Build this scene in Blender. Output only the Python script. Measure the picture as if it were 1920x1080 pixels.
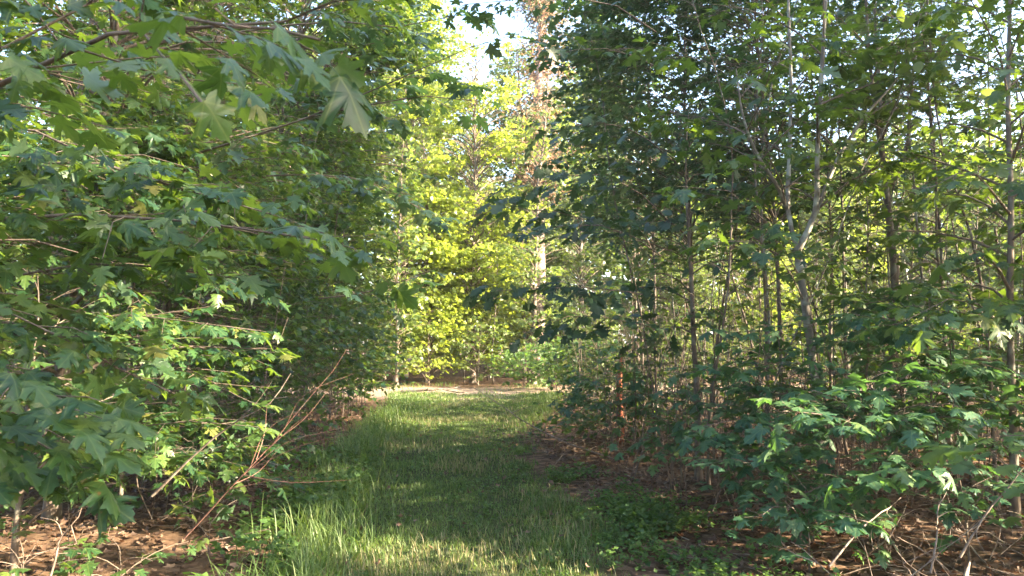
import bpy, math, random
import numpy as np
from mathutils import Vector, Matrix

PI = math.pi
R = math.radians
for o in list(bpy.data.objects):
    bpy.data.objects.remove(o)
SC = bpy.context.scene
COL = SC.collection

# ------------------------------------------------------------------ camera, sky, sun, exposure
EYE = 1.55
FPX = 1397.0                       # focal length in pixels of a 1920 wide picture
PITCH = math.atan(100 / FPX)
cam_d = bpy.data.cameras.new('camera')
cam = bpy.data.objects.new('camera', cam_d)
COL.objects.link(cam)
cam.location = (0, 0, EYE)
cam.rotation_euler = (PI / 2 + PITCH, 0, 0)
cam_d.sensor_width = 36
cam_d.lens = 36 * FPX / 1920
cam_d.clip_start = 0.05
cam_d.clip_end = 2000
cam_d.dof.use_dof = True
cam_d.dof.focus_distance = 6.0
cam_d.dof.aperture_fstop = 8.5
SC.camera = cam

SUN_AZ, SUN_EL = R(107), R(25)
world = bpy.data.worlds.new('World')
SC.world = world
world.use_nodes = True
wn = world.node_tree
bg = wn.nodes['Background']
sky = wn.nodes.new('ShaderNodeTexSky')
sky.sky_type = 'NISHITA'
sky.sun_disc = False
sky.sun_elevation = SUN_EL
sky.sun_rotation = SUN_AZ
sky.air_density = 1.0
sky.dust_density = 2.5
sky.ozone_density = 1.0
wn.links.new(sky.outputs[0], bg.inputs[0])
bg.inputs[1].default_value = 0.115

sund = bpy.data.lights.new('sun', 'SUN')
sund.energy = 5.0
sund.angle = R(0.5)
sund.color = (1.0, 0.83, 0.55)
sun = bpy.data.objects.new('sun', sund)
COL.objects.link(sun)
sv = Vector((math.sin(SUN_AZ) * math.cos(SUN_EL), math.cos(SUN_AZ) * math.cos(SUN_EL), math.sin(SUN_EL)))
sun.rotation_euler = sv.to_track_quat('Z', 'Y').to_euler()
sun.location = (20, -8, 15)

SC.view_settings.view_transform = 'Standard'
SC.view_settings.look = 'None'
SC.view_settings.gamma = 1
SC.view_settings.use_curve_mapping = False
SC.view_settings.exposure = 3.25
SC.render.engine = 'CYCLES'
SC.cycles.max_bounces = 7
SC.cycles.diffuse_bounces = 4
SC.cycles.glossy_bounces = 2
SC.cycles.transmission_bounces = 4
SC.cycles.sample_clamp_indirect = 6
SC.cycles.use_denoising = True


# ------------------------------------------------------------------ helpers
def P(px, py, Y):
    """The place at depth Y (metres ahead) seen at a spot of the 1920x1080 photograph."""
    a = (px - 960) / FPX
    b = (540 - py) / FPX
    dy = math.cos(PITCH) - b * math.sin(PITCH)
    dz = math.sin(PITCH) + b * math.cos(PITCH)
    return np.array([a / dy * Y, Y, EYE + dz / dy * Y])


def tag(o, label=None, cat=None, group=None, kind=None):
    if label: o['label'] = label
    if cat: o['category'] = cat
    if group: o['group'] = group
    if kind: o['kind'] = kind
    return o


def empty(name, loc):
    o = bpy.data.objects.new(name, None)
    o.empty_display_size = 0.1
    o.location = [float(v) for v in loc]
    COL.objects.link(o)
    return o


def link(name, me, parent=None, mat=None):
    if mat is not None and not me.materials:
        me.materials.append(mat)
    o = bpy.data.objects.new(name, me)
    COL.objects.link(o)
    if parent is not None:
        o.parent = parent
    return o


def mesh_tris(name, V, T, smooth=False):
    me = bpy.data.meshes.new(name)
    V = np.ascontiguousarray(V, dtype=np.float32)
    T = np.ascontiguousarray(T, dtype=np.int32)
    me.vertices.add(len(V))
    me.vertices.foreach_set('co', V.ravel())
    me.loops.add(T.size)
    me.loops.foreach_set('vertex_index', T.ravel())
    me.polygons.add(len(T))
    me.polygons.foreach_set('loop_start', np.arange(0, T.size, T.shape[1], dtype=np.int32))
    if smooth:
        me.polygons.foreach_set('use_smooth', np.ones(len(T), dtype=bool))
    me.update()
    return me


def norm(v):
    return v / np.maximum(np.linalg.norm(v, axis=-1, keepdims=True), 1e-9)


def vnoise(x, y, s, seed=0):
    """smooth value noise 0..1 on arrays"""
    x = np.asarray(x, float) / s + seed * 17.31
    y = np.asarray(y, float) / s + seed * 5.77
    xi, yi = np.floor(x), np.floor(y)
    fx, fy = x - xi, y - yi
    fx, fy = fx * fx * (3 - 2 * fx), fy * fy * (3 - 2 * fy)
    def h(a, b):
        v = np.sin(a * 127.1 + b * 311.7) * 43758.5453
        return v - np.floor(v)
    return (h(xi, yi) * (1 - fx) + h(xi + 1, yi) * fx) * (1 - fy) + (h(xi, yi + 1) * (1 - fx) + h(xi + 1, yi + 1) * fx) * fy


def ground_z(x, y):
    x = np.asarray(x, float); y = np.asarray(y, float)
    z = (vnoise(x, y, 1.7, 1) - .5) * .10 + (vnoise(x, y, .45, 2) - .5) * .035
    side = np.clip((np.abs(x + .8) - 1.6) / 3.0, 0, 1)
    z = z * (0.5 + 0.8 * side) + side * .06
    z -= .03 * np.exp(-((x + 1.5) / .35) ** 2) + .03 * np.exp(-((x + .1) / .35) ** 2)   # wheel ruts
    far = np.clip((np.hypot(x, y) - 60) / 100, 0, 1)
    return z * (1 - far)


def gz(x, y):
    return float(ground_z(np.array([x]), np.array([y]))[0])


YK = [0, 5, 8.6, 11.75, 15, 18.6, 21, 22]
XL = [-1.2, -1.35, -1.95, -2.3, -2.5, -2.75, -3.2, -4.0]
XR = [1.10, .90, .36, .10, .40, .85, 1.3, 1.8]
def path_lr(y):
    return np.interp(y, YK, XL), np.interp(y, YK, XR)


# ------------------------------------------------------------------ materials
def new_mat(name):
    m = bpy.data.materials.new(name)
    m.use_nodes = True
    nt = m.node_tree
    nt.nodes.clear()
    return m, nt, nt.nodes, nt.links


def ramp(N, stops):
    r = N.new('ShaderNodeValToRGB')
    e = r.color_ramp.elements
    while len(e) > 1: e.remove(e[-1])
    e[0].position = stops[0][0]; e[0].color = (*stops[0][1], 1)
    for p, c in stops[1:]:
        k = e.new(p); k.color = (*c, 1)
    return r


def leaf_mat(name, stops, trans, tfac=.42, rough=.42, under=(.12, .17, .10), near=False, spec=.5):
    m, nt, N, L = new_mat(name)
    out = N.new('ShaderNodeOutputMaterial')
    geo = N.new('ShaderNodeNewGeometry')
    info = N.new('ShaderNodeObjectInfo')
    add = N.new('ShaderNodeMath'); add.operation = 'ADD'
    L.new(geo.outputs['Random Per Island'], add.inputs[0])
    L.new(info.outputs['Random'], add.inputs[1])
    fr = N.new('ShaderNodeMath'); fr.operation = 'FRACT'
    L.new(add.outputs[0], fr.inputs[0])
    rp = ramp(N, stops)
    L.new(fr.outputs[0], rp.inputs[0])
    col = rp.outputs[0]
    # slow patches of tint from bough to bough
    tc = N.new('ShaderNodeTexCoord')
    ns = N.new('ShaderNodeTexNoise'); ns.inputs['Scale'].default_value = 1.3 if not near else 9.0
    ns.inputs['Detail'].default_value = 2
    L.new(tc.outputs['Object'], ns.inputs['Vector'])
    hs = N.new('ShaderNodeHueSaturation')
    mr = N.new('ShaderNodeMapRange'); mr.inputs[1].default_value = .3; mr.inputs[2].default_value = .7
    mr.inputs[3].default_value = .7; mr.inputs[4].default_value = 1.35
    L.new(ns.outputs[0], mr.inputs[0]); L.new(mr.outputs[0], hs.inputs['Value'])
    L.new(col, hs.inputs['Color'])
    col = hs.outputs[0]
    if near:
        # radiating veins of the maple leaf, drawn from the leaf's own coordinates
        sx = N.new('ShaderNodeSeparateXYZ'); L.new(tc.outputs['Object'], sx.inputs[0])
        ax = N.new('ShaderNodeMath'); ax.operation = 'ABSOLUTE'; L.new(sx.outputs[0], ax.inputs[0])
        at = N.new('ShaderNodeMath'); at.operation = 'ARCTAN2'; L.new(ax.outputs[0], at.inputs[0]); L.new(sx.outputs[1], at.inputs[1])
        prev = None
        r = N.new('ShaderNodeVectorMath'); r.operation = 'LENGTH'; L.new(tc.outputs['Object'], r.inputs[0])
        for ang in (0.0, .80, 1.5):
            s = N.new('ShaderNodeMath'); s.operation = 'SUBTRACT'; L.new(at.outputs[0], s.inputs[0]); s.inputs[1].default_value = ang
            a2 = N.new('ShaderNodeMath'); a2.operation = 'ABSOLUTE'; L.new(s.outputs[0], a2.inputs[0])
            mu = N.new('ShaderNodeMath'); mu.operation = 'MULTIPLY'; L.new(a2.outputs[0], mu.inputs[0]); L.new(r.outputs['Value'], mu.inputs[1])
            if prev is None: prev = mu
            else:
                mn = N.new('ShaderNodeMath'); mn.operation = 'MINIMUM'; L.new(prev.outputs[0], mn.inputs[0]); L.new(mu.outputs[0], mn.inputs[1]); prev = mn
        vr = N.new('ShaderNodeMapRange'); vr.inputs[1].default_value = .006; vr.inputs[2].default_value = .022
        vr.inputs[3].default_value = .55; vr.inputs[4].default_value = 0
        L.new(prev.outputs[0], vr.inputs[0])
        vm = N.new('ShaderNodeMix'); vm.data_type = 'RGBA'
        L.new(vr.outputs[0], vm.inputs[0]); L.new(col, vm.inputs[6]); vm.inputs[7].default_value = (.16, .20, .06, 1)
        col = vm.outputs[2]
        # few brown blemishes
        n2 = N.new('ShaderNodeTexNoise'); n2.inputs['Scale'].default_value = 5.0
        va = N.new('ShaderNodeVectorMath'); va.operation = 'ADD'
        L.new(tc.outputs['Object'], va.inputs[0]); L.new(info.outputs['Location'], va.inputs[1])
        L.new(va.outputs[0], n2.inputs['Vector'])
        br = N.new('ShaderNodeMapRange'); br.inputs[1].default_value = .70; br.inputs[2].default_value = .76
        L.new(n2.outputs[0], br.inputs[0])
        bm_ = N.new('ShaderNodeMix'); bm_.data_type = 'RGBA'
        L.new(br.outputs[0], bm_.inputs[0]); L.new(col, bm_.inputs[6]); bm_.inputs[7].default_value = (.16, .09, .03, 1)
        col = bm_.outputs[2]
    um = N.new('ShaderNodeMix'); um.data_type = 'RGBA'
    ub = N.new('ShaderNodeMath'); ub.operation = 'MULTIPLY'; ub.inputs[1].default_value = .6
    L.new(geo.outputs['Backfacing'], ub.inputs[0])
    L.new(ub.outputs[0], um.inputs[0]); L.new(col, um.inputs[6]); um.inputs[7].default_value = (*under, 1)
    pb = N.new('ShaderNodeBsdfPrincipled')
    L.new(um.outputs[2], pb.inputs['Base Color'])
    pb.inputs['Roughness'].default_value = rough
    pb.inputs['Specular IOR Level'].default_value = spec
    tr = N.new('ShaderNodeBsdfTranslucent')
    th = N.new('ShaderNodeHueSaturation'); th.inputs['Color'].default_value = (*trans, 1)
    tv = N.new('ShaderNodeMapRange'); tv.inputs[3].default_value = .65; tv.inputs[4].default_value = 1.25
    L.new(fr.outputs[0], tv.inputs[0]); L.new(tv.outputs[0], th.inputs['Value'])
    L.new(th.outputs[0], tr.inputs['Color'])
    mx = N.new('ShaderNodeMixShader'); mx.inputs[0].default_value = tfac
    L.new(pb.outputs[0], mx.inputs[1]); L.new(tr.outputs[0], mx.inputs[2])
    L.new(mx.outputs[0], out.inputs[0])
    return m


GREEN = [(0, (.013, .042, .019)), (.35, (.021, .060, .021)), (.7, (.038, .086, .022)), (.93, (.075, .115, .024)), (1, (.14, .13, .035))]
GREEN_N = [(0, (.015, .048, .022)), (.4, (.026, .070, .025)), (.8, (.052, .100, .027)), (.95, (.09, .13, .03)), (1, (.14, .14, .04))]
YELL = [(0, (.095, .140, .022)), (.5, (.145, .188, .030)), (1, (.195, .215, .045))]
M = {}
M['leaf'] = leaf_mat('maple_leaf', GREEN, (.22, .34, .025), tfac=.31, rough=.42, under=(.08,.13,.09))
M['leaf_near'] = leaf_mat('maple_leaf_near', GREEN_N, (.23, .36, .03), tfac=.33, rough=.40, under=(.08,.13,.095), near=True)
M['leaf_cool'] = leaf_mat('cool_maple_leaf', [(0, (.022, .070, .042)), (.5, (.038, .100, .055)), (.9, (.065, .135, .060)), (1, (.11, .15, .05))], (.15, .33, .06), tfac=.3, rough=.45, under=(.09, .14, .10), near=True)
M['leaf_yellow'] = leaf_mat('sun_tinted_leaf', YELL, (.46, .56, .055), tfac=.5)  # leaf copy with warm sunlight painted into its yellow
M['leaf_mid'] = leaf_mat('hickory_leaf', [(0, (.040, .078, .026)), (1, (.095, .125, .036))], (.28, .38, .06))
M['leaf_dark'] = leaf_mat('shade_tinted_leaf', [(0, (.020, .048, .026)), (1, (.045, .085, .035))], (.08, .17, .04), tfac=.3)  # leaf copy with the thicket's shade painted into its darker green
M['needle'] = leaf_mat('pine_needle', [(0, (.045, .075, .040)), (1, (.085, .11, .05))], (.12, .18, .05), tfac=.2, rough=.6)
M['needle_dead'] = leaf_mat('dead_needle', [(0, (.30, .17, .11)), (1, (.46, .33, .24))], (.45, .26, .16), tfac=.4, rough=.7, under=(.25, .15, .09))
M['grass'] = leaf_mat('grass_blade', [(0, (.060, .125, .042)), (.55, (.100, .165, .052)), (.85, (.15, .19, .07)), (1, (.28, .26, .13))], (.24, .38, .05), tfac=.38, rough=.5, under=(.09, .14, .05))
M['straw'] = leaf_mat('straw_blade', [(0, (.16, .17, .07)), (1, (.34, .29, .16))], (.4, .38, .16), tfac=.35, rough=.6, under=(.25, .22, .13))
M['weed'] = leaf_mat('weed_leaf', [(0, (.040, .095, .030)), (1, (.085, .145, .035))], (.2, .36, .05), tfac=.35, rough=.5, under=(.09, .15, .06))
M['litter'] = leaf_mat('dead_leaf', [(0, (.055, .034, .027)), (.4, (.105, .064, .047)), (.75, (.155, .095, .068)), (1, (.24, .165, .125))], (.30, .12, .05), tfac=.15, rough=.6, under=(.19, .135, .10))


def bark_mat(name, c1, c2, c3, scale=30, lich=.5):
    m, nt, N, L = new_mat(name)
    out = N.new('ShaderNodeOutputMaterial')
    tc = N.new('ShaderNodeTexCoord')
    mp = N.new('ShaderNodeMapping'); mp.inputs['Scale'].default_value = (1, 1, .25)
    L.new(tc.outputs['Object'], mp.inputs[0])
    n1 = N.new('ShaderNodeTexNoise'); n1.inputs['Scale'].default_value = scale; n1.inputs['Detail'].default_value = 5
    L.new(mp.outputs[0], n1.inputs['Vector'])
    rp = ramp(N, [(.3, c1), (.6, c2)])
    L.new(n1.outputs[0], rp.inputs[0])
    n2 = N.new('ShaderNodeTexNoise'); n2.inputs['Scale'].default_value = 7; n2.inputs['Detail'].default_value = 4
    L.new(tc.outputs['Object'], n2.inputs['Vector'])
    mr = N.new('ShaderNodeMapRange'); mr.inputs[1].default_value = lich; mr.inputs[2].default_value = lich + .12
    L.new(n2.outputs[0], mr.inputs[0])
    mx = N.new('ShaderNodeMix'); mx.data_type = 'RGBA'
    L.new(mr.outputs[0], mx.inputs[0]); L.new(rp.outputs[0], mx.inputs[6]); mx.inputs[7].default_value = (*c3, 1)
    pb = N.new('ShaderNodeBsdfPrincipled')
    L.new(mx.outputs[2], pb.inputs['Base Color'])
    pb.inputs['Roughness'].default_value = .85
    bp = N.new('ShaderNodeBump'); bp.inputs['Strength'].default_value = .6; bp.inputs['Distance'].default_value = .01
    L.new(n1.outputs[0], bp.inputs['Height']); L.new(bp.outputs[0], pb.inputs['Normal'])
    L.new(pb.outputs[0], out.inputs[0])
    return m


M['bark'] = bark_mat('bark_brown', (.075, .055, .045), (.15, .115, .095), (.20, .19, .17))
M['bark_pale'] = bark_mat('bark_pale', (.10, .085, .078), (.19, .17, .155), (.32, .33, .31), 22, .50)
M['bark_pine'] = bark_mat('bark_pine', (.10, .070, .062), (.23, .165, .15), (.30, .25, .235), 14, .5)
M['twig'] = bark_mat('bark_twig', (.080, .060, .050), (.155, .118, .098), (.20, .165, .14), 60, .6)
M['red_twig'] = bark_mat('red_twig', (.14, .065, .052), (.25, .13, .105), (.28, .20, .17), 50, .55)
M['sunlit_rotten_wood'] = bark_mat('sunlit_rotten_wood', (.30, .08, .045), (.48, .16, .09), (.20, .08, .05), 25, .55)  # rotten wood with a red sun patch painted into its colour
M['dead_wood'] = bark_mat('dead_wood', (.11, .080, .066), (.22, .165, .14), (.30, .25, .21), 40, .52)


def ground_mat():
    m, nt, N, L = new_mat('forest_floor')
    out = N.new('ShaderNodeOutputMaterial')
    tc = N.new('ShaderNodeTexCoord')
    va = N.new('ShaderNodeAttribute'); va.attribute_name = 'zone'
    sp = N.new('ShaderNodeSeparateColor'); L.new(va.outputs['Color'], sp.inputs[0])
    n1 = N.new('ShaderNodeTexVoronoi'); n1.inputs['Scale'].default_value = 13
    L.new(tc.outputs['Object'], n1.inputs['Vector'])
    n3 = N.new('ShaderNodeTexNoise'); n3.inputs['Scale'].default_value = 22; n3.inputs['Detail'].default_value = 6
    L.new(tc.outputs['Object'], n3.inputs['Vector'])
    litter = ramp(N, [(.2, (.045, .028, .020)), (.5, (.12, .072, .048)), (.8, (.20, .13, .09))])
    mxv = N.new('ShaderNodeMath'); mxv.operation = 'MULTIPLY_ADD'; mxv.inputs[1].default_value = .5
    sc_ = N.new('ShaderNodeSeparateColor'); L.new(n1.outputs['Color'], sc_.inputs[0])
    L.new(sc_.outputs[0], mxv.inputs[0])
    hf = N.new('ShaderNodeMath'); hf.operation = 'MULTIPLY'; hf.inputs[1].default_value = .5
    L.new(n3.outputs[0], hf.inputs[0]); L.new(hf.outputs[0], mxv.inputs[2])
    L.new(mxv.outputs[0], litter.inputs[0])
    soil = ramp(N, [(.3, (.030, .045, .015)), (.55, (.055, .070, .024)), (.75, (.10, .085, .05))])
    L.new(n3.outputs[0], soil.inputs[0])
    dirt = ramp(N, [(.3, (.18, .125, .095)), (.6, (.30, .225, .18)), (.8, (.40, .33, .28))])
    L.new(n3.outputs[0], dirt.inputs[0])
    a = N.new('ShaderNodeMix'); a.data_type = 'RGBA'
    L.new(sp.outputs[0], a.inputs[0]); L.new(litter.outputs[0], a.inputs[6]); L.new(soil.outputs[0], a.inputs[7])
    b = N.new('ShaderNodeMix'); b.data_type = 'RGBA'
    L.new(sp.outputs[1], b.inputs[0]); L.new(a.outputs[2], b.inputs[6]); L.new(dirt.outputs[0], b.inputs[7])
    pb = N.new('ShaderNodeBsdfPrincipled'); pb.inputs['Roughness'].default_value = .95
    pb.inputs['Specular IOR Level'].default_value = .15
    L.new(b.outputs[2], pb.inputs['Base Color'])
    bp = N.new('ShaderNodeBump'); bp.inputs['Strength'].default_value = .8; bp.inputs['Distance'].default_value = .03
    L.new(mxv.outputs[0], bp.inputs['Height']); L.new(bp.outputs[0], pb.inputs['Normal'])
    L.new(pb.outputs[0], out.inputs[0])
    return m


M['ground'] = ground_mat()


# ------------------------------------------------------------------ the ground: one sheet to the horizon
def build_ground():
    def axis(lo, hi, d, far):
        a = list(np.arange(lo, hi + 1e-6, d))
        s = d
        while a[-1] < far:
            s *= 1.25; a.append(a[-1] + s)
        s = d
        b = []
        v = lo
        while v > -far:
            s *= 1.25; v -= s; b.append(v)
        return np.array(b[::-1] + a)
    xs = axis(-7, 7, .11, 900); ys = axis(0, 27, .13, 900)
    X, Y = np.meshgrid(xs, ys)
    Z = ground_z(X, Y)
    V = np.stack([X, Y, Z], -1).reshape(-1, 3)
    nx, ny = len(xs), len(ys)
    i = np.arange(nx * ny).reshape(ny, nx)
    Q = np.stack([i[:-1, :-1], i[:-1, 1:], i[1:, 1:], i[1:, :-1]], -1).reshape(-1, 4)
    me = mesh_tris('ground', V, Q, True)
    xl, xr = path_lr(V[:, 1])
    n = vnoise(V[:, 0], V[:, 1], .5, 5) * .5 - .25 + (vnoise(V[:, 0], V[:, 1], .18, 6) - .5) * .3
    gr = np.clip((V[:, 0] - xl + n + .25) / .3, 0, 1) * np.clip((xr - V[:, 0] + n + .1) / .3, 0, 1) * np.clip((22.2 - V[:, 1]) / .8, 0, 1) * (V[:, 1] > -8)
    rd = np.clip((V[:, 1] - 20.3 + n * 3) / 1.0, 0, 1) * np.clip((25.5 - V[:, 1] + n * 3) / .8, 0, 1) * (np.abs(V[:, 0]) < 40)
    c = np.zeros((len(V), 4), np.float32); c[:, 0] = gr; c[:, 1] = rd; c[:, 3] = 1
    at = me.color_attributes.new('zone', 'FLOAT_COLOR', 'POINT')
    at.data.foreach_set('color', c.ravel())
    o = link('ground', me, None, M['ground'])
    tag(o, kind='structure')


build_ground()


# ------------------------------------------------------------------ leaf shapes
def outline_maple(hi):
    if hi:
        half = [(.05, -.02), (.20, -.09), (.44, -.06), (.33, .05), (.36, .17), (.27, .22), (.44, .33), (.64, .50), (.50, .50), (.46, .60), (.33, .50), (.19, .44), (.24, .60), (.33, .70), (.20, .73), (.16, .86), (.07, .88)]
    else:
        half = [(.16, -.08), (.44, -.04), (.28, .20), (.62, .48), (.40, .52), (.18, .43), (.28, .72), (.10, .84)]
    pts = [(0, 0)] + half + [(0, 1.02)] + [(-x, y) for x, y in half[::-1]]
    return pts


def fan(pts, centre=(0, .3)):
    V = [(centre[0], centre[1], 0)] + [(x, y, 0) for x, y in pts]
    n = len(pts)
    T = [(0, i + 1, (i + 1) % n + 1) for i in range(n)]
    # ccw so that the normal is +z
    V = np.array(V, float); T = np.array(T)
    a = V[T[:, 1]] - V[T[:, 0]]; b = V[T[:, 2]] - V[T[:, 0]]
    if (a[:, 0] * b[:, 1] - a[:, 1] * b[:, 0]).sum() < 0: T = T[:, ::-1]
    return V, T


def with_petiole(V, T, L=.75, w=.012):
    k = len(V)
    V = np.vstack([V, [[-w, 0, 0], [w, 0, 0], [w * .8, -L, -.08], [-w * .8, -L, -.08]]])
    T = np.vstack([T, [[k, k + 3, k + 2], [k, k + 2, k + 1]]])
    return V, T


T_HI = with_petiole(*fan(outline_maple(True)))
T_MID = fan([(0, 0), (.44, -.04), (.26, .20), (.62, .48), (.18, .45), (0, 1.02), (-.18, .45), (-.62, .48), (-.26, .20), (-.44, -.04)])
T_FAR = (np.array([(0, 0, 0), (.55, .35, .03), (0, 1, 0), (-.5, .4, .05), (.0, .4, -.06)], float), np.array([(0, 1, 4), (1, 2, 4), (2, 3, 4), (3, 0, 4)]))
T_OVAL = fan([(0, 0), (.16, .12), (.27, .38), (.25, .62), (.13, .85), (0, 1.0), (-.13, .85), (-.25, .62), (-.27, .38), (-.16, .12)], (0, .5))
T_NEEDLE = (np.array([(0, 0, 0), (.03, .5, .02), (0, 1, 0), (-.25, .9, .1), (.25, .85, -.05), (0.1, .8, .25)], float), np.array([(0, 1, 2), (0, 2, 3), (0, 4, 1), (0, 5, 1)]))
T_LITTER = fan([(0, 0), (.30, .02), (.22, .28), (.45, .55), (.15, .6), (0, 1.0), (-.2, .55), (-.42, .50), (-.25, .2)], (0, .35))
T_LITTER[0][:, 2] = [-.10, .05, .12, .0, .22, .02, .10, .04, .18, .05]
def _oak():
    half = [(.05, .02), (.10, .15), (.22, .22), (.12, .32), (.34, .45), (.15, .52), (.36, .68), (.17, .74), (.20, .88), (.08, .90)]
    return with_petiole(*fan([(0, 0)] + half + [(0, 1.0)] + [(-x, y) for x, y in half[::-1]], (0, .45)), L=.2)
T_OAK = _oak()
TEMPL = {'hi': T_HI, 'mid': T_MID, 'far': T_FAR, 'oval': T_OVAL, 'needle': T_NEEDLE, 'oak': T_OAK, 'litter': T_LITTER}


def bent(V, c, d):
    V = V.copy()
    y = np.maximum(V[:, 1], 0)
    V[:, 2] += -c * np.abs(V[:, 0]) ** 1.5 * 1.0 - d * y * y + .06 * np.abs(V[:, 0])
    return V


def leaf_soup(rng, pos, Yd, Zd, size, tmpl, name):
    """all leaves in one mesh"""
    V0, T0 = TEMPL[tmpl]
    n = len(pos)
    Zd = norm(Zd - Yd * (Zd * Yd).sum(-1, keepdims=True))
    Xd = np.cross(Yd, Zd)
    c = rng.normal(.25, .45, (n, 1)); d = rng.normal(.18, .22, (n, 1))
    v = np.broadcast_to(V0, (n, *V0.shape)).copy()
    wx = rng.uniform(.85, 1.1, (n, 1))
    v[:, :, 2] += -c * np.abs(v[:, :, 0]) ** 1.5 - d * np.maximum(v[:, :, 1], 0) ** 2 + .1 * np.abs(v[:, :, 0])
    v[:, :, 0] *= wx
    v *= size[:, None, None]
    W = pos[:, None, :] + v[:, :, 0:1] * Xd[:, None] + v[:, :, 1:2] * Yd[:, None] + v[:, :, 2:3] * Zd[:, None]
    T = (T0[None] + (np.arange(n) * len(V0))[:, None, None]).reshape(-1, 3)
    return mesh_tris(name, W.reshape(-1, 3), T)


LEAF_BANK = {}
def leaf_bank(tmpl, mat):
    k = (tmpl, mat)
    if k not in LEAF_BANK:
        V0, T0 = TEMPL[tmpl]
        out = []
        for c, d in ((.1, .1), (.5, .3), (-.2, .25), (.7, .05), (.3, .5), (.9, .35)):
            me = mesh_tris('leaf', bent(V0, c, d), T0)
            me.materials.append(M[mat])
            out.append(me)
        LEAF_BANK[k] = out
    return LEAF_BANK[k]


def leaf_parts(rng, parent, base, pos, Yd, Zd, size, tmpl, mat):
    bank = leaf_bank(tmpl, mat)
    Zd = norm(Zd - Yd * (Zd * Yd).sum(-1, keepdims=True))
    Xd = np.cross(Yd, Zd)
    for i in range(len(pos)):
        s = float(size[i])
        o = bpy.data.objects.new('leaf', bank[int(rng.integers(len(bank)))])
        x, y, z, p = Xd[i] * s, Yd[i] * s, Zd[i] * s, pos[i] - base
        o.matrix_basis = Matrix(((x[0], y[0], z[0], p[0]), (x[1], y[1], z[1], p[1]), (x[2], y[2], z[2], p[2]), (0, 0, 0, 1)))
        COL.objects.link(o)
        o.parent = parent


# ------------------------------------------------------------------ tubes for wood
def tube_arrays(C, Rr, sides):
    """C (n,k,3) curves, Rr (n,k) radii"""
    n, k, _ = C.shape
    t = np.gradient(C, axis=1)
    t = norm(t)
    ref = np.where(np.abs(t[:, :1, 2:3]) > .9, np.array([[[1., 0, 0]]]), np.array([[[0, 0, 1.]]]))
    ref = np.broadcast_to(ref, C.shape)
    u = norm(np.cross(t, ref)); w = np.cross(t, u)
    a = np.arange(sides) / sides * 2 * PI
    ring = u[:, :, None] * np.cos(a)[None, None, :, None] + w[:, :, None] * np.sin(a)[None, None, :, None]
    V = C[:, :, None] + ring * Rr[:, :, None, None]
    idx = np.arange(n * k * sides).reshape(n, k, sides)
    A = idx[:, :-1]; B = idx[:, 1:]
    A2 = np.roll(A, -1, 2); B2 = np.roll(B, -1, 2)
    Q = np.stack([A, A2, B2, B], -1).reshape(-1, 4)
    return V.reshape(-1, 3), Q


def tubes(name, parts):
    VV, QQ, off = [], [], 0
    for C, Rr, s in parts:
        if len(C) == 0: continue
        V, Q = tube_arrays(np.asarray(C, float), np.asarray(Rr, float), s)
        VV.append(V); QQ.append(Q + off); off += len(V)
    return mesh_tris(name, np.vstack(VV), np.vstack(QQ), True)


def sample(C, idx, s):
    k = C.shape[1]
    f = np.clip(s, 0, .9999) * (k - 1)
    i = f.astype(int); r = (f - i)[:, None]
    a = C[idx, i]; b = C[idx, i + 1]
    return a * (1 - r) + b * r, norm(b - a)


def smooth_curve(pts, n):
    pts = np.asarray(pts, float)
    d = np.r_[0, np.cumsum(np.linalg.norm(np.diff(pts, axis=0), axis=1))]
    t = np.linspace(0, d[-1], n)
    # catmull-rom by interpolating with cubic hermite
    m = np.gradient(pts, d, axis=0)
    out = []
    for v in t:
        i = min(np.searchsorted(d, v, 'right') - 1, len(d) - 2)
        h = d[i + 1] - d[i]; s = (v - d[i]) / h
        out.append((2 * s**3 - 3 * s**2 + 1) * pts[i] + (s**3 - 2 * s**2 + s) * h * m[i] + (-2 * s**3 + 3 * s**2) * pts[i + 1] + (s**3 - s**2) * h * m[i + 1])
    return np.array(out)


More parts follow.
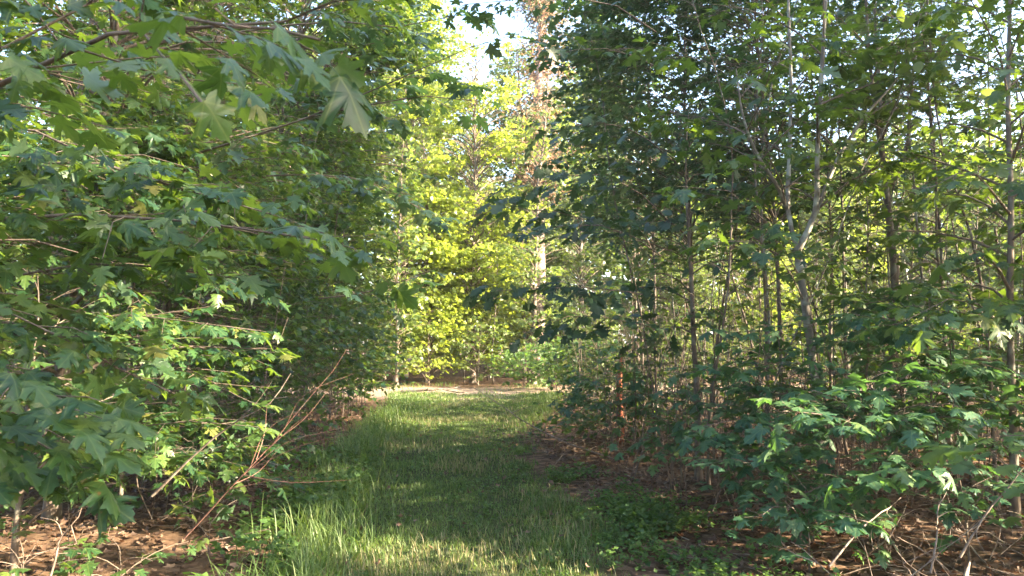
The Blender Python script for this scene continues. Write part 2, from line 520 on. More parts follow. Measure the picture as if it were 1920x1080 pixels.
# ------------------------------------------------------------------ one tree or shrub
N_LEAF = [0]
ORD = ['first', 'second', 'third', 'fourth', 'fifth', 'sixth', 'seventh', 'eighth', 'ninth', 'tenth', 'eleventh', 'twelfth', 'thirteenth', 'fourteenth', 'fifteenth', 'sixteenth', 'seventeenth', 'eighteenth', 'nineteenth', 'twentieth']
def grow(base, height, seed, name='young_maple', label='', cat='tree', group=None, r0=None, lean=(0, 0), crown_lo=.15, crown_r=1.6,
         nbr=40, leaf=.10, dens=1.0, tmpl='mid', mat='leaf', bark='bark', near=0, bias=None, bstr=0., stems=None,
         boughs=(), elev=(38, 5), twigs_mesh=True, heroes=(), clump=0., cscale=.5, profile='edge', tl=1.0, flat=.30, drop=0., cut=None, wig=.03):
    rng = np.random.default_rng(seed)
    base = np.array([base[0], base[1], gz(base[0], base[1]) - .03])
    r0 = r0 or .010 + .0075 * height
    root = empty(name, base)
    tag(root, label, cat, group)
    # trunk
    if stems is None:
        k = 9
        t = np.linspace(0, 1, k)
        w = np.cumsum(rng.normal(0, wig * height / 3, (k, 2)), 0) * t[:, None]
        main = np.column_stack([lean[0] * t**1.4 + w[:, 0], lean[1] * t**1.4 + w[:, 1], t * height]) + base
        stems = [(main, r0, r0 * .12)]
    st = []
    for si, s in enumerate(stems):
        c = smooth_curve(s[0], 17)
        if si == 0: c[0, 2] = base[2]
        rr = np.linspace(s[1], s[2], 17) * (1 + rng.normal(0, .04, 17))
        if si == 0: rr[0] *= 1.35
        me = tubes('trunk' if si == 0 else 'limb', [(c[None] - base, rr[None], 8)])
        link('trunk' if si == 0 else 'limb', me, root, M[bark])
        st.append((c, rr))
    # branches
    B, RB = [], []
    for (c, rr) in st:
        nb = max(1, int(nbr * (len(st) == 1 or .5 + .5 * (c is not st[0][0])) / max(1, (len(st) - 1))))
        z0 = base[2] + crown_lo * height
        az = rng.uniform(0, 2 * PI)
        for i in range(nb):
            s = (i + rng.uniform(.1, .9)) / nb
            p, d = sample(c[None], np.array([0]), np.array([s * .97]))
            p = p[0]
            if p[2] < z0: continue
            tt = (p[2] - z0) / max(.1, height + base[2] - z0)
            az += 2.4 + rng.normal(0, .4)
            a = az
            if bias is not None and rng.random() < bstr:
                a = bias + rng.normal(0, .7)
            if profile == 'edge': pr = (1 - tt) ** .55 * (.75 + .25 * min(1, tt * 5))
            elif profile == 'column': pr = (.80 + .2 * math.sin(tt * 5 + seed)) * min(1, (1.04 - tt) * 4) ** .6 * (.8 + .2 * min(1, tt * 6))
            elif profile == 'round': pr = math.sqrt(max(.02, 1 - (2 * tt - .85) ** 2 / 1.4))
            else: pr = (1 - tt) ** .9
            Ln = crown_r * pr * rng.uniform(.6, 1.12) + .12
            e0 = R(elev[0]) + rng.normal(0, .15); e1 = R(elev[1]) + rng.normal(0, .18)
            pts = [p]
            q = p.copy()
            for j in range(4):
                e = e0 + (e1 - e0) * (j / 3); a += rng.normal(0, .12)
                q = q + Ln / 4 * np.array([math.cos(a) * math.cos(e), math.sin(a) * math.cos(e), math.sin(e)])
                pts.append(q.copy())
            pts = np.array(pts); pts[:, 2] -= drop * np.linspace(0, 1, 5) ** 2 * Ln
            if pts[-1, 2] < gz(pts[-1, 0], pts[-1, 1]) + .1: continue
            if cut is not None and cut(pts[-1]): continue
            B.append(pts); RB.append(np.linspace(max(.0035, min(rr[int(s * 16)] * .55, .006 + Ln * .007)), .002, 5))
    nauto = len(B)
    for b in boughs:
        B.append(smooth_curve(b[0], 5)); RB.append(np.linspace(b[1], .0025, 5))
    if not B:
        return root
    B = np.array(B); RB = np.array(RB)
    Lb = np.linalg.norm(np.diff(B, axis=1), axis=2).sum(1)
    # twigs
    nt = np.maximum(2, (Lb / (.17 / dens)).astype(int))
    for j, b in enumerate(boughs):
        if len(b) > 2: nt[nauto + j] = b[2]
    bi = np.repeat(np.arange(len(B)), nt)
    within = np.concatenate([np.arange(k) for k in nt])
    s = .22 + .78 * (within + rng.uniform(0, 1, len(bi))) / nt[bi]
    s = np.clip(s, 0, .995)
    p, d = sample(B, bi, s)
    side = np.where(within % 2 == 0, 1., -1.)
    ang = side * rng.uniform(.45, 1.15, len(bi)) * (1 - .5 * (s > .9))
    ca, sa = np.cos(ang), np.sin(ang)
    td = np.column_stack([d[:, 0] * ca - d[:, 1] * sa, d[:, 0] * sa + d[:, 1] * ca, d[:, 2] * .5 + rng.normal(.03, .16, len(bi))])
    td = norm(td)
    Lt = np.clip(Lb[bi] * rng.uniform(.22, .42, len(bi)) * (1.15 - .75 * s), .10, .55) * tl
    T1 = p + td * (Lt * .5)[:, None] + rng.normal(0, .012, p.shape)
    T2 = p + td * Lt[:, None] + rng.normal(0, .02, p.shape) - np.array([0, 0, 1.]) * (Lt * Lt * .25)[:, None]
    TW = np.stack([p, T1, T2], 1)
    if clump:      # boughs in layers with gaps between them
        q = TW[:, 1]
        nz = .5 * vnoise(q[:, 0] + .7 * q[:, 1], q[:, 2] * 2.2, cscale, seed) + .5 * vnoise(q[:, 1] - .6 * q[:, 0], q[:, 2] * 1.3, cscale * 2.2, seed + 3)
        kp = nz > clump
        TW, Lt = TW[kp], Lt[kp]
    wood = [(B - base, RB, 5)]
    if twigs_mesh:
        RT = np.broadcast_to(np.array([.0026, .0020, .0013]), (len(TW), 3))
        wood.append((TW - base, RT, 3))
    bo = link('branchwork', tubes('branchwork', wood), root, M['twig'])
    bo['kind'] = 'stuff'
    # leaves in opposite pairs along the twigs and one at the tip
    npair = np.maximum(1, (Lt / (leaf * .85)).astype(int))
    cnt = npair * 2 + 1
    li = np.repeat(np.arange(len(TW)), cnt)
    w = np.concatenate([np.arange(k) for k in cnt])
    tip = w == cnt[li] - 1
    ls = np.where(tip, 1., (w // 2 + 1) / npair[li] * .92)
    p, d = sample(TW, li, ls)
    sd = np.where(tip, 0, np.where(w % 2 == 0, 1., -1.))
    hor = norm(np.column_stack([-d[:, 1], d[:, 0], np.zeros(len(d))]))
    n = len(p)
    Yd = norm(d * rng.uniform(.5, 1.0, (n, 1)) + hor * (sd * rng.uniform(.5, 1.2, n))[:, None] + np.array([0, 0, -1.]) * rng.uniform(.0, .55, (n, 1)) + rng.normal(0, .16, (n, 3)))
    Zd = np.array([0, 0, 1.]) + rng.normal(0, flat, (n, 3))
    size = leaf * np.clip(rng.normal(.90, .28, n), .32, 1.45)
    pos = p + Yd * (size * rng.uniform(.3, .7, n))[:, None]
    if heroes:
        hp = np.array([P(h[0], h[1], h[4]) for h in heroes]); he = np.array([P(h[2], h[3], h[4] + h[5]) for h in heroes])
        tocam = norm(np.array([0, 0, EYE]) - hp)
        roll = np.radians([h[6] for h in heroes])[:, None]
        sidev = norm(np.cross(tocam, norm(he - hp)))
        sidev = sidev * np.where(sidev[:, 2:3] < 0, -1, 1)
        hz = tocam * np.cos(roll) + sidev * np.sin(roll)
        hs = np.linalg.norm(he - hp, axis=1)
        leaf_parts(rng, root, base, hp, norm(he - hp), hz, hs, 'hi', 'leaf_near')
    keep = (rng.random(n) < .93) & (pos[:, 2] > ground_z(pos[:, 0], pos[:, 1]) + .03)
    pos, Yd, Zd, size = pos[keep], Yd[keep], Zd[keep], size[keep]
    N_LEAF[0] += len(pos)
    part = np.zeros(len(pos), bool)
    if near:
        y = pos[:, 1]; a = np.abs(pos[:, 0] / np.maximum(y, .01)); v = (pos[:, 2] - EYE) / np.maximum(y, .01)
        inside = (y > .3) & (a < .70) & (v < .47) & (v > -.33)
        score = np.where(inside, size / np.maximum(y, .3), 0)
        k = min(near, int(inside.sum()))
        part[np.argsort(-score)[:k]] = True
        tm = tmpl if tmpl in ('oak', 'oval') else 'hi'
        leaf_parts(rng, root, base, pos[part], Yd[part], Zd[part], size[part], tm, 'leaf_near' if mat == 'leaf' else mat)
    rest = ~part
    if rest.sum():
        o = link('crown', leaf_soup(rng, pos[rest] - base, Yd[rest], Zd[rest], size[rest], tmpl, 'crown'), root, M[mat])
        o['kind'] = 'stuff'
    return root


def copy_tree(o, loc, rz, sc, label=None, group=None):
    c = o.copy(); COL.objects.link(c)
    c.location = (loc[0], loc[1], gz(loc[0], loc[1]) - .03); c.rotation_euler = (0, 0, rz); c.scale = (sc,) * 3
    if label: c['label'] = label
    if group: c['group'] = group
    for ch in list(o.children):
        d = ch.copy(); COL.objects.link(d); d.parent = c
    return c


# ================================================================== LEFT SIDE
# nearest maple: its trunk stands left of the frame, its boughs hang in front of the lens
nb_ = lambda *a: [P(*q) for q in a]
grow((-2.35, 1.5), 4.6, 11, label='nearest maple at the far left, big blurred leaves hanging in front of the camera', nbr=8, crown_lo=.5,
     crown_r=1.0, leaf=.068, tmpl='hi', near=300, bias=PI * .9, bstr=.9, flat=.38, boughs=[
        ([P(-500, 260, 1.75), P(-100, 200, 1.6), P(150, 85, 1.4), P(330, 30, 1.3), P(540, 40, 1.25)], .010, 10),
        ([P(-500, 300, 1.75), P(-100, 150, 1.6), P(60, 60, 1.6), P(200, -10, 1.6)], .007, 6),
        ([P(330, 30, 1.3), P(440, 50, 1.2), P(520, 55, 1.15), P(600, 75, 1.12)], .003, 3),
        ([P(260, 50, 1.35), P(300, 100, 1.2), P(345, 150, 1.1), P(380, 195, 1.02)], .0022, 0),
        ([P(-600, 500, 2.3), P(-250, 600, 2.1), P(-40, 700, 2.0), P(150, 760, 1.9)], .007, 14),
        ([P(-600, 420, 2.3), P(-250, 600, 2.1), P(-30, 790, 1.9), P(110, 850, 1.8)], .006, 12),
        ([P(-600, 500, 2.4), P(-300, 520, 2.4), P(-40, 560, 2.3), P(130, 640, 2.2)], .006, 12),
        ([P(-600, 600, 2.2), P(-250, 700, 2.1), P(-60, 850, 1.9), P(60, 905, 1.8)], .006, 9),
     ], heroes=[(383, 190, 440, 265, .98, .03, 20), (572, 112, 624, 166, 1.05, .0, 66), (500, 78, 585, 108, 1.02, .06, 66), (520, 50, 605, 105, 1.1, .06, 66), (272, 48, 350, 66, 1.15, .04, 55),
        (130, 8, 185, 28, 1.2, .03, 50), (440, 60, 492, 76, 1.1, .05, 60), (15, 110, 90, 150, 1.15, .03, 40), (310, 110, 338, 150, 1.1, .0, 45), (35, 150, 12, 190, 1.1, 0, 30), (505, 90, 500, 135, 1.1, 0, 20),
        (130, 745, 195, 768, 1.75, -.03, 58), (50, 715, 112, 735, 1.75, -.03, 60), (20, 800, 70, 830, 1.75, -.02, 52), (200, 850, 268, 868, 1.75, -.03, 60), (20, 700, 50, 745, 1.7, -.02, 45), (110, 845, 150, 885, 1.7, -.03, 55),
        (40, 870, 80, 905, 1.7, -.03, 55), (150, 805, 205, 835, 1.7, -.03, 55), (220, 810, 275, 825, 1.8, -.03, 58), (90, 780, 135, 812, 1.7, -.03, 50)])
grow((-3.3, 3.1), 5.6, 12, label='second maple on the left, long bough with sunlit leaves reaching over the grass', nbr=70, crown_lo=.10,
     crown_r=1.45, leaf=.078, tmpl='hi', near=300, bias=-.3, bstr=.55, flat=.38, boughs=[
        ([P(-200, 430, 3.0), P(90, 405, 2.7), P(300, 400, 2.6), P(450, 440, 2.5), P(600, 450, 2.45)], .010, 15),
        ([P(-100, 330, 3.2), P(150, 300, 3.0), P(330, 350, 2.9), P(520, 405, 2.8)], .008, 16),
        ([P(-200, 250, 3.3), P(50, 240, 3.1), P(180, 300, 3.0), P(350, 360, 2.9)], .008, 14),
        ([P(-100, 560, 3.3), P(100, 500, 3.2), P(300, 500, 3.1), P(430, 520, 3.0)], .008, 14),
        ([P(-100, 600, 3.3), P(100, 620, 3.2), P(200, 680, 3.1), P(330, 740, 3.0)], .007, 12),
     ])
grow((-3.2, 4.9), 2.0, 13, name='maple_shrub', label='low sunlit maple shrub with bright yellow green leaves left of the dry twigs', cat='shrub', nbr=16, crown_lo=.12,
     crown_r=1.0, leaf=.078, tmpl='hi', near=300, bias=0.0, bstr=.5, boughs=[
        ([P(60, 700, 4.9), P(250, 645, 4.6), P(380, 650, 4.4), P(500, 655, 4.3)], .006, 12),
        ([P(100, 740, 4.9), P(250, 690, 4.6), P(350, 690, 4.4), P(450, 745, 4.3)], .005, 10),
        ([P(60, 620, 4.9), P(200, 590, 4.7), P(330, 600, 4.5), P(480, 620, 4.4)], .005, 10),
        ([P(60, 800, 4.9), P(250, 800, 4.7), P(350, 790, 4.5), P(480, 800, 4.4)], .005, 10),
        ([P(120, 860, 4.9), P(300, 860, 4.7), P(400, 850, 4.6), P(470, 830, 4.5)], .005, 9),
     ])
LEFT = [  # x, y, height, crown radius, branches, label
    (-4.6, 4.8, 6.5, 1.9, 60, 'tall maple close on the left edge behind the sunlit long bough'),
    (-4.0, 6.6, 7.2, 2.0, 66, 'maple of the left hedge standing just behind the low sunlit shrub'),
    (-4.1, 8.6, 8.2, 1.9, 70, 'maple of the left hedge leaning out halfway along the near grass'),
    (-4.4, 10.6, 9.0, 2.1, 74, 'leafy maple in the middle of the left hedge with dark stems below'),
    (-4.5, 12.8, 9.6, 2.2, 76, 'tall maple of the left hedge shading the middle of the grass path'),
    (-4.8, 15.2, 10.4, 2.4, 80, 'tall leafy maple second from the clearing on the left side'),
    (-4.9, 17.6, 11.0, 2.5, 84, 'last maple of the left hedge beside the bare road crossing'),
    (-6.2, 7.5, 7.5, 1.8, 40, 'maple in the second row of the left thicket, nearest the camera'),
    (-6.6, 10.2, 9.0, 2.0, 44, 'maple in the second row of the left thicket, halfway back'),
    (-7.0, 13.6, 10.0, 2.2, 44, 'maple in the second row of the left thicket, farther back'),
    (-7.2, 17.2, 11.5, 2.5, 50, 'maple in the second row of the left thicket, beside the clearing'),
]
for i, (x, y, h, cr, nb, lab) in enumerate(LEFT):
    grow((x, y), h, 100 + i, label=lab, crown_lo=(.04 if y < 8 else .12) if x > -5.5 else .16, crown_r=cr, nbr=int(nb * (2.9 if x > -5.5 else 2.0)), leaf=.088 if y < 9 else (.10 if y < 14 else .12), profile='column',
         dens=1.0, tmpl='mid' if y < 11 else 'far', near=300 if y < 7 and x > -5 else 0,
         bias=-.25, bstr=.45 if x > -5.5 else 0, group='maples of the left hedge', lean=(.7 if y < 12 else .9, -.2), elev=(35, -2), clump=.40, cscale=.38 + .02 * y,
         twigs_mesh=y < 9, drop=.12)
# bough reaching over the path from the left at mid height
grow((-3.3, 6.4), 4.4, 31, name='arching_maple', label='slender maple on the left whose branch reaches over the path under the sky gap', crown_lo=.4, crown_r=.9, nbr=12, r0=.02,
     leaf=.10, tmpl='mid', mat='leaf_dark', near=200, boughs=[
        ([P(330, 300, 6.2), P(520, 240, 5.6), P(700, 170, 5.0), P(800, 110, 4.8), P(890, 85, 4.7)], .012, 9),
        ([P(560, 225, 5.5), P(700, 195, 5.1), P(820, 180, 4.8), P(900, 190, 4.7)], .008, 7),
        ([P(450, 60, 6.2), P(620, 40, 5.9), P(760, 50, 5.6), P(850, 30, 5.4)], .009, 10),
        ([P(500, 330, 6.2), P(640, 330, 5.9), P(720, 350, 5.7), P(800, 400, 5.6)], .008, 12),
        ([P(600, 560, 6.2), P(700, 545, 5.9), P(800, 510, 5.7)], .007, 6),
     ])

# ================================================================== RIGHT SIDE
# the pale forked tree
fx = (2.82, 6.8)
fork = P(1497, 480, 6.75)
grow(fx, 6.2, 41, name='forked_maple', label='young maple with a pale lichen spotted trunk that forks, right of centre', r0=.06, bark='bark_pale', crown_lo=.42,
     crown_r=1.5, nbr=34, leaf=.11, near=300, flat=.3, mat='leaf', stems=[
        (nb_((1548, 960, 6.8), (1535, 800, 6.8), (1522, 660, 6.78), (1508, 560, 6.76), (1495, 470, 6.75)), .044, .036),
        (nb_((1495, 472, 6.75), (1478, 400, 6.8), (1480, 300, 6.85), (1483, 150, 6.95), (1478, 0, 7.0), (1480, -150, 7.1)), .024, .009),
        (nb_((1495, 472, 6.75), (1528, 400, 6.7), (1532, 300, 6.65), (1540, 150, 6.6), (1548, 0, 6.5), (1556, -160, 6.4)), .028, .010),
        (nb_((1476, 392, 6.8), (1455, 345, 6.6), (1420, 290, 6.5), (1395, 225, 6.4), (1380, 130, 6.3)), .020, .006),
        (nb_((1530, 400, 6.7), (1570, 300, 6.8), (1620, 220, 6.9), (1680, 150, 7.0), (1730, 60, 7.1)), .022, .006),
     ], boughs=[
        ([P(1505, 560, 6.7), P(1450, 470, 6.0), P(1400, 450, 5.7), P(1340, 455, 5.5)], .007, 9),
        ([P(1500, 520, 6.7), P(1420, 400, 6.0), P(1360, 355, 5.8), P(1280, 350, 5.6)], .007, 9),
     ])
grow((4.1, 8.0), 7.0, 42, name='forked_maple', label='slim dark maple with two thin upright stems, right of the pale forked trunk', r0=.05, crown_lo=.5, crown_r=1.5, nbr=30,
     leaf=.11, near=200, mat='leaf', stems=[
        (nb_((1676, 900, 8), (1674, 700, 8), (1676, 500, 8), (1668, 420, 8), (1655, 300, 8)), .048, .034),
        (nb_((1655, 300, 8), (1640, 200, 7.9), (1628, 80, 7.8), (1620, -120, 7.7)), .026, .010),
        (nb_((1655, 300, 8), (1650, 180, 8.1), (1642, 60, 8.2), (1640, -120, 8.3)), .026, .010),
        (nb_((1672, 345, 8), (1695, 300, 8), (1706, 200, 8), (1718, 80, 8), (1740, -60, 8)), .024, .008),
     ], boughs=[([P(1672, 640, 8), P(1690, 560, 7.3), P(1680, 560, 6.6), P(1620, 570, 6.2)], .007, 10)])
grow((3.95, 5.95), 5.6, 43, label='straight brown maple trunk along the right edge of the view', r0=.034, crown_lo=.3, crown_r=1.5, nbr=40, leaf=.11, near=300,
     mat='leaf', stems=[(nb_((1902, 960, 5.95), (1900, 780, 5.95), (1893, 600, 5.95), (1896, 400, 5.95), (1890, 200, 5.95), (1894, 0, 5.95), (1900, -180, 5.95)), .034, .010)],
     boughs=[([P(1895, 640, 5.9), P(1850, 580, 5.5), P(1780, 560, 5.2), P(1700, 600, 5.1)], .007, 12)])
# the shade maples standing between the path and the forked tree
RIGHT = [
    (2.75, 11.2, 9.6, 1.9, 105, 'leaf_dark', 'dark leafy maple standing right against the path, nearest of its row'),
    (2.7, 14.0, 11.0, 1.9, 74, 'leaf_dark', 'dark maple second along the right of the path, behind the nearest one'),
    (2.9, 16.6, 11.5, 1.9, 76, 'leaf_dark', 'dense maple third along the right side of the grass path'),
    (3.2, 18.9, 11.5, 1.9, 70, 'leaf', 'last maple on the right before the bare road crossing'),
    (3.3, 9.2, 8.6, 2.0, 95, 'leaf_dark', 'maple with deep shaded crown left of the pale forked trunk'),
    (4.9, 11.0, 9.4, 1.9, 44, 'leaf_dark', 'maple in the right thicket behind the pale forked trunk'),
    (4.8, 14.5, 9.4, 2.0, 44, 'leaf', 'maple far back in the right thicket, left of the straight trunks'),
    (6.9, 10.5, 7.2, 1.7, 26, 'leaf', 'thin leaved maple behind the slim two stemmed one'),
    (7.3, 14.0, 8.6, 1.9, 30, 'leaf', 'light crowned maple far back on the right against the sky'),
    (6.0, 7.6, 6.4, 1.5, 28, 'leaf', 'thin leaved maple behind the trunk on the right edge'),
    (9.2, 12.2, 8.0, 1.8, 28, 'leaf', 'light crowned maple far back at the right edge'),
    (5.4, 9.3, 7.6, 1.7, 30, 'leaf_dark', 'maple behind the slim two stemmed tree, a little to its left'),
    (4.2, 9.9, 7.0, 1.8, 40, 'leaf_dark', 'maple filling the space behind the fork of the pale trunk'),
    (7.9, 9.0, 7.4, 1.6, 28, 'leaf', 'maple standing between the two stemmed tree and the right edge trunk'),
]
for i, (x, y, h, cr, nb, mt, lab) in enumerate(RIGHT):
    grow((x, y), h, 200 + i, label=lab, crown_lo=.27 if x < 3.2 else (.3 if x < 3.5 else .38), clump=.35, cscale=.5, crown_r=cr, nbr=int(nb * (2.8 if x < 3.5 else 2.2)), leaf=.098 if y < 12 else .115, profile='column', r0=.032 if x < 3.5 else .028,
         dens=1.0, tmpl='oval' if i in (5, 9) else ('mid' if y < 11.5 else 'far'), mat=mt, bias=PI - .2, bstr=.45 if x < 3.5 else 0, group='maples of the right thicket',
         lean=(-.3 if x < 3.5 else 0, 0), elev=(40, 0), twigs_mesh=y < 9.6, near=250 if y < 8 else 0, wig=.02)

# dark oak like foliage hanging at the centre
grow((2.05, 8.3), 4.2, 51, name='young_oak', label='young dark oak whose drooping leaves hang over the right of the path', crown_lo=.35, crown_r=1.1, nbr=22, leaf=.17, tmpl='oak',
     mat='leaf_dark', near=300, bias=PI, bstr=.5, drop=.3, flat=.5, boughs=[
        ([P(1260, 420, 8.2), P(1150, 330, 7.8), P(1060, 330, 7.5), P(985, 350, 7.3)], .010, 15),
        ([P(1250, 560, 8.2), P(1120, 540, 7.8), P(1020, 540, 7.5), P(930, 545, 7.3)], .009, 13),
        ([P(1260, 300, 8.2), P(1180, 240, 7.8), P(1110, 230, 7.5), P(1060, 240, 7.3)], .009, 12),
        ([P(1250, 620, 8.2), P(1160, 600, 7.9), P(1080, 590, 7.7), P(1000, 620, 7.5)], .008, 12),
        ([P(1255, 470, 8.2), P(1150, 430, 7.9), P(1060, 400, 7.6), P(960, 390, 7.4)], .008, 12),
     ])

grow((2.6, 7.6), 5.6, 52, name='young_maple', label='young maple whose topmost branches hang into the sky gap from the right', crown_lo=.45, crown_r=1.0, nbr=26, leaf=.10, mat='leaf_dark',
     near=200, bias=PI, bstr=.4, r0=.022, boughs=[
        ([P(1230, 60, 7.4), P(1130, 0, 7.1), P(1030, -5, 6.9), P(880, 8, 6.7)], .009, 10),
        ([P(1240, 130, 7.4), P(1160, 95, 7.1), P(1100, 90, 6.9), P(1020, 110, 6.7)], .008, 8),
        ([P(1240, 480, 7.4), P(1160, 430, 7.1), P(1080, 420, 6.9), P(990, 440, 6.7)], .008, 9)])
# shrubs along the right verge: (x, y, height, radius, leaf, label, boughs)
SHR = [
    (2.55, 5.3, 1.35, .75, .115, 'low maple with wide pale green leaf tiers below the pale forked trunk', [
        ([P(1640, 900, 5.3), P(1620, 810, 5.1), P(1560, 780, 4.9), P(1470, 770, 4.8)], .006, 9),
        ([P(1640, 900, 5.3), P(1680, 800, 5.1), P(1760, 780, 5.0), P(1860, 800, 4.9)], .006, 10),
        ([P(1640, 880, 5.3), P(1650, 740, 5.1), P(1700, 710, 5.0), P(1740, 715, 4.9)], .006, 7)]),
    (1.95, 5.0, .62, .40, .10, 'knee high maple seedling low beside the brush at the right verge', [
        ([P(1500, 1010, 5.0), P(1500, 960, 4.9), P(1450, 950, 4.8), P(1430, 965, 4.7)], .004, 6),
        ([P(1500, 1010, 5.0), P(1520, 960, 4.9), P(1560, 955, 4.8), P(1600, 965, 4.7)], .004, 6)]),
    (2.1, 6.1, 1.15, .6, .10, 'small maple with tiered leaves left of the low spreading one', [
        ([P(1450, 930, 6.1), P(1420, 830, 6.0), P(1380, 790, 5.8), P(1310, 800, 5.7)], .005, 8)]),
    (3.0, 5.0, .95, .5, .095, 'small pale leaved maple under the right end of the leaf tiers', [
        ([P(1790, 980, 5.0), P(1760, 900, 4.9), P(1700, 885, 4.8), P(1640, 890, 4.8)], .005, 7)]),
    (3.6, 6.9, 1.9, .9, .115, 'chest high maple behind the low leaf tiers on the right', [
        ([P(1700, 800, 6.9), P(1700, 700, 6.6), P(1780, 670, 6.3), P(1880, 680, 6.1)], .006, 9),
        ([P(1700, 800, 6.9), P(1660, 640, 6.6), P(1600, 610, 6.3), P(1560, 610, 6.1)], .006, 9)]),
    (1.6, 7.2, 1.1, .5, .095, 'short maple sapling left of the tiered one, at the thicket edge', []),
    (2.35, 6.6, 1.7, .8, .11, 'chest high maple with flat leaf tiers just left of the pale forked trunk', [
        ([P(1470, 900, 6.6), P(1440, 760, 6.4), P(1380, 700, 6.2), P(1300, 690, 6.0)], .006, 10),
        ([P(1470, 900, 6.6), P(1480, 740, 6.4), P(1420, 640, 6.2), P(1360, 610, 6.0)], .006, 9)]),
    (3.5, 6.2, 2.0, .9, .11, 'maple with broad pale tiers between the forked trunk and the right edge trunk', [
        ([P(1740, 800, 6.2), P(1740, 640, 6.0), P(1680, 600, 5.8), P(1600, 590, 5.7)], .006, 10),
        ([P(1740, 800, 6.2), P(1780, 700, 6.0), P(1840, 680, 5.8), P(1900, 700, 5.7)], .006, 9)]),
    (2.0, 5.7, .8, .5, .10, 'low maple in front of the tiered ones, beside the green ground cover', [
        ([P(1450, 960, 5.7), P(1430, 880, 5.6), P(1380, 860, 5.5), P(1330, 870, 5.4)], .005, 7)]),
    (1.3, 10.2, 1.5, .8, .10, 'bushy maple at the path side where leaf litter shows', []),
    (3.9, 4.7, .75, .45, .10, 'seedling maple in the bottom right corner among fallen sticks', []),
]
for i, (x, y, h, cr, lf, lab, bo) in enumerate(SHR):
    grow((x, y), h, 300 + i, name='maple_shrub', label=lab, cat='shrub', group='small maples along the right verge', crown_lo=.2, crown_r=cr * 1.1, nbr=24 if bo else 30, dens=1.15,
         leaf=lf, tmpl='hi', near=300, boughs=bo, flat=.18, mat='leaf_cool', r0=.009, elev=(35, 5))
grow((3.05, 4.1), 1.15, 321, name='young_oak', label='small oak with lobed pale leaves cut by the right edge of the view', cat='shrub', crown_lo=.4, crown_r=.45, nbr=10, leaf=.16,
     tmpl='oak', mat='weed', near=120, r0=.008, boughs=[([P(1960, 960, 4.1), P(1930, 900, 3.9), P(1900, 880, 3.8), P(1860, 850, 3.7)], .005, 5)])

rng = np.random.default_rng(5)
for i, (x, y) in enumerate([(4.4, 6.4), (5.2, 7.4), (3.4, 8.0), (2.3, 8.6), (4.7, 9.0), (6.3, 8.8), (3.6, 10.4), (5.6, 10.2), (7.4, 10.4), (1.9, 10.0), (2.0, 12.2), (4.4, 12.2), (8.6, 12.6), (1.9, 14.6), (6.0, 15.5), (2.0, 17.4), (4.5, 18.0)]):
    grow((x, y), rng.uniform(2.2, 3.4), 700 + i, name='maple_shrub', label='leafy young maple filling the right thicket at head height', cat='shrub', group='understorey maples of the right thicket', r0=.014,
         crown_lo=.12, crown_r=1.0, nbr=34, leaf=.10, tmpl='mid' if y < 9 else 'far', near=120 if y < 8 else 0, flat=.25, elev=(30, 0), twigs_mesh=y < 10)
for i, (x, y) in enumerate([(-4.0, 5.9), (-4.8, 7.6), (-4.3, 11.4), (-4.0, 15.2), (-3.9, 17.9), (-6, 9), (-6, 12), (-6, 16), (-8, 19.5), (-5.6, 20)]):
    grow((x, y), rng.uniform(1.8, 3.0), 740 + i, name='maple_shrub', label='leafy young maple in the shade at the foot of the left hedge', cat='shrub', group='understorey maples of the left hedge', r0=.014,
         crown_lo=.10, crown_r=1.0, nbr=34, leaf=.09, tmpl='mid' if y < 8 else 'far', near=0, flat=.3, elev=(30, 0), twigs_mesh=y < 10)

for i, (x, y, h) in enumerate([(-2.9, 6.9, 1.1), (-3.1, 8.3, 1.6), (-3.2, 9.8, 2.0), (-3.2, 11.6, 2.2), (-3.25, 13.4, 2.6), (-3.3, 15.2, 2.8), (-3.4, 17.0, 3.0), (-3.7, 18.9, 2.8)]):
    grow((x, y), h, 780 + i, name='maple_shrub', label=ORD[i] + ' leafy shrub from the camera along the foot of the left hedge', cat='shrub', group='shrubs along the left path edge', r0=.014,
         crown_lo=.08, crown_r=1.15, nbr=56, leaf=.088, tmpl='mid' if y < 9 else 'far', flat=.35, elev=(30, -5), twigs_mesh=y < 9, profile='column', near=100 if y < 8.5 else 0)
for i, (x, y, h) in enumerate([(1.75, 15.8, 1.5), (1.65, 17.4, 1.7), (1.75, 19.0, 1.6), (1.5, 11.4, 1.1)]):
    grow((x, y), h, 790 + i, name='maple_shrub', label=ORD[i] + ' leafy shrub squeezing the right side of the far path', cat='shrub', group='shrubs along the right path edge', r0=.014,
         crown_lo=.08, crown_r=.95, nbr=40, leaf=.09, tmpl='far', flat=.35, elev=(30, -5), twigs_mesh=False, profile='column')

# thin grey stems that fill the right thicket, and fewer in the left one
rng = np.random.default_rng(77)
protos = []
for k in range(6):
    h = 4.2 + .5 * k
    protos.append((rng.uniform(7, 15), h))
spots = []
while len(spots) < 92:
    y = rng.uniform(6.6, 19); x = rng.uniform(1.4 + .05 * y, 2.2 + y * .75)
    if all((x - a)**2 + (y - b)**2 > .10 for a, b in spots): spots.append((x, y))
thin = []
for k in range(7):
    thin.append(grow(spots[k], 4.2 + .55 * k, 400 + k, name='thin_sapling', label='thin grey brown sapling stem among many in the right thicket', cat='sapling', group='thin saplings of the right thicket',
                     r0=.009 + .0022 * k, crown_lo=.30, crown_r=.9, nbr=28, leaf=.10, dens=.8, tmpl='mid' if k % 2 else 'oval', mat='leaf' if k % 2 else 'leaf_mid', bark='bark' if k % 3 else 'bark_pale', wig=.07, lean=(rng.normal(0, .8), rng.normal(0, .5))))
for k, (x, y) in enumerate(spots[7:]):
    copy_tree(thin[k % 7], (x, y), rng.uniform(0, 6.28), rng.uniform(.8, 1.25))
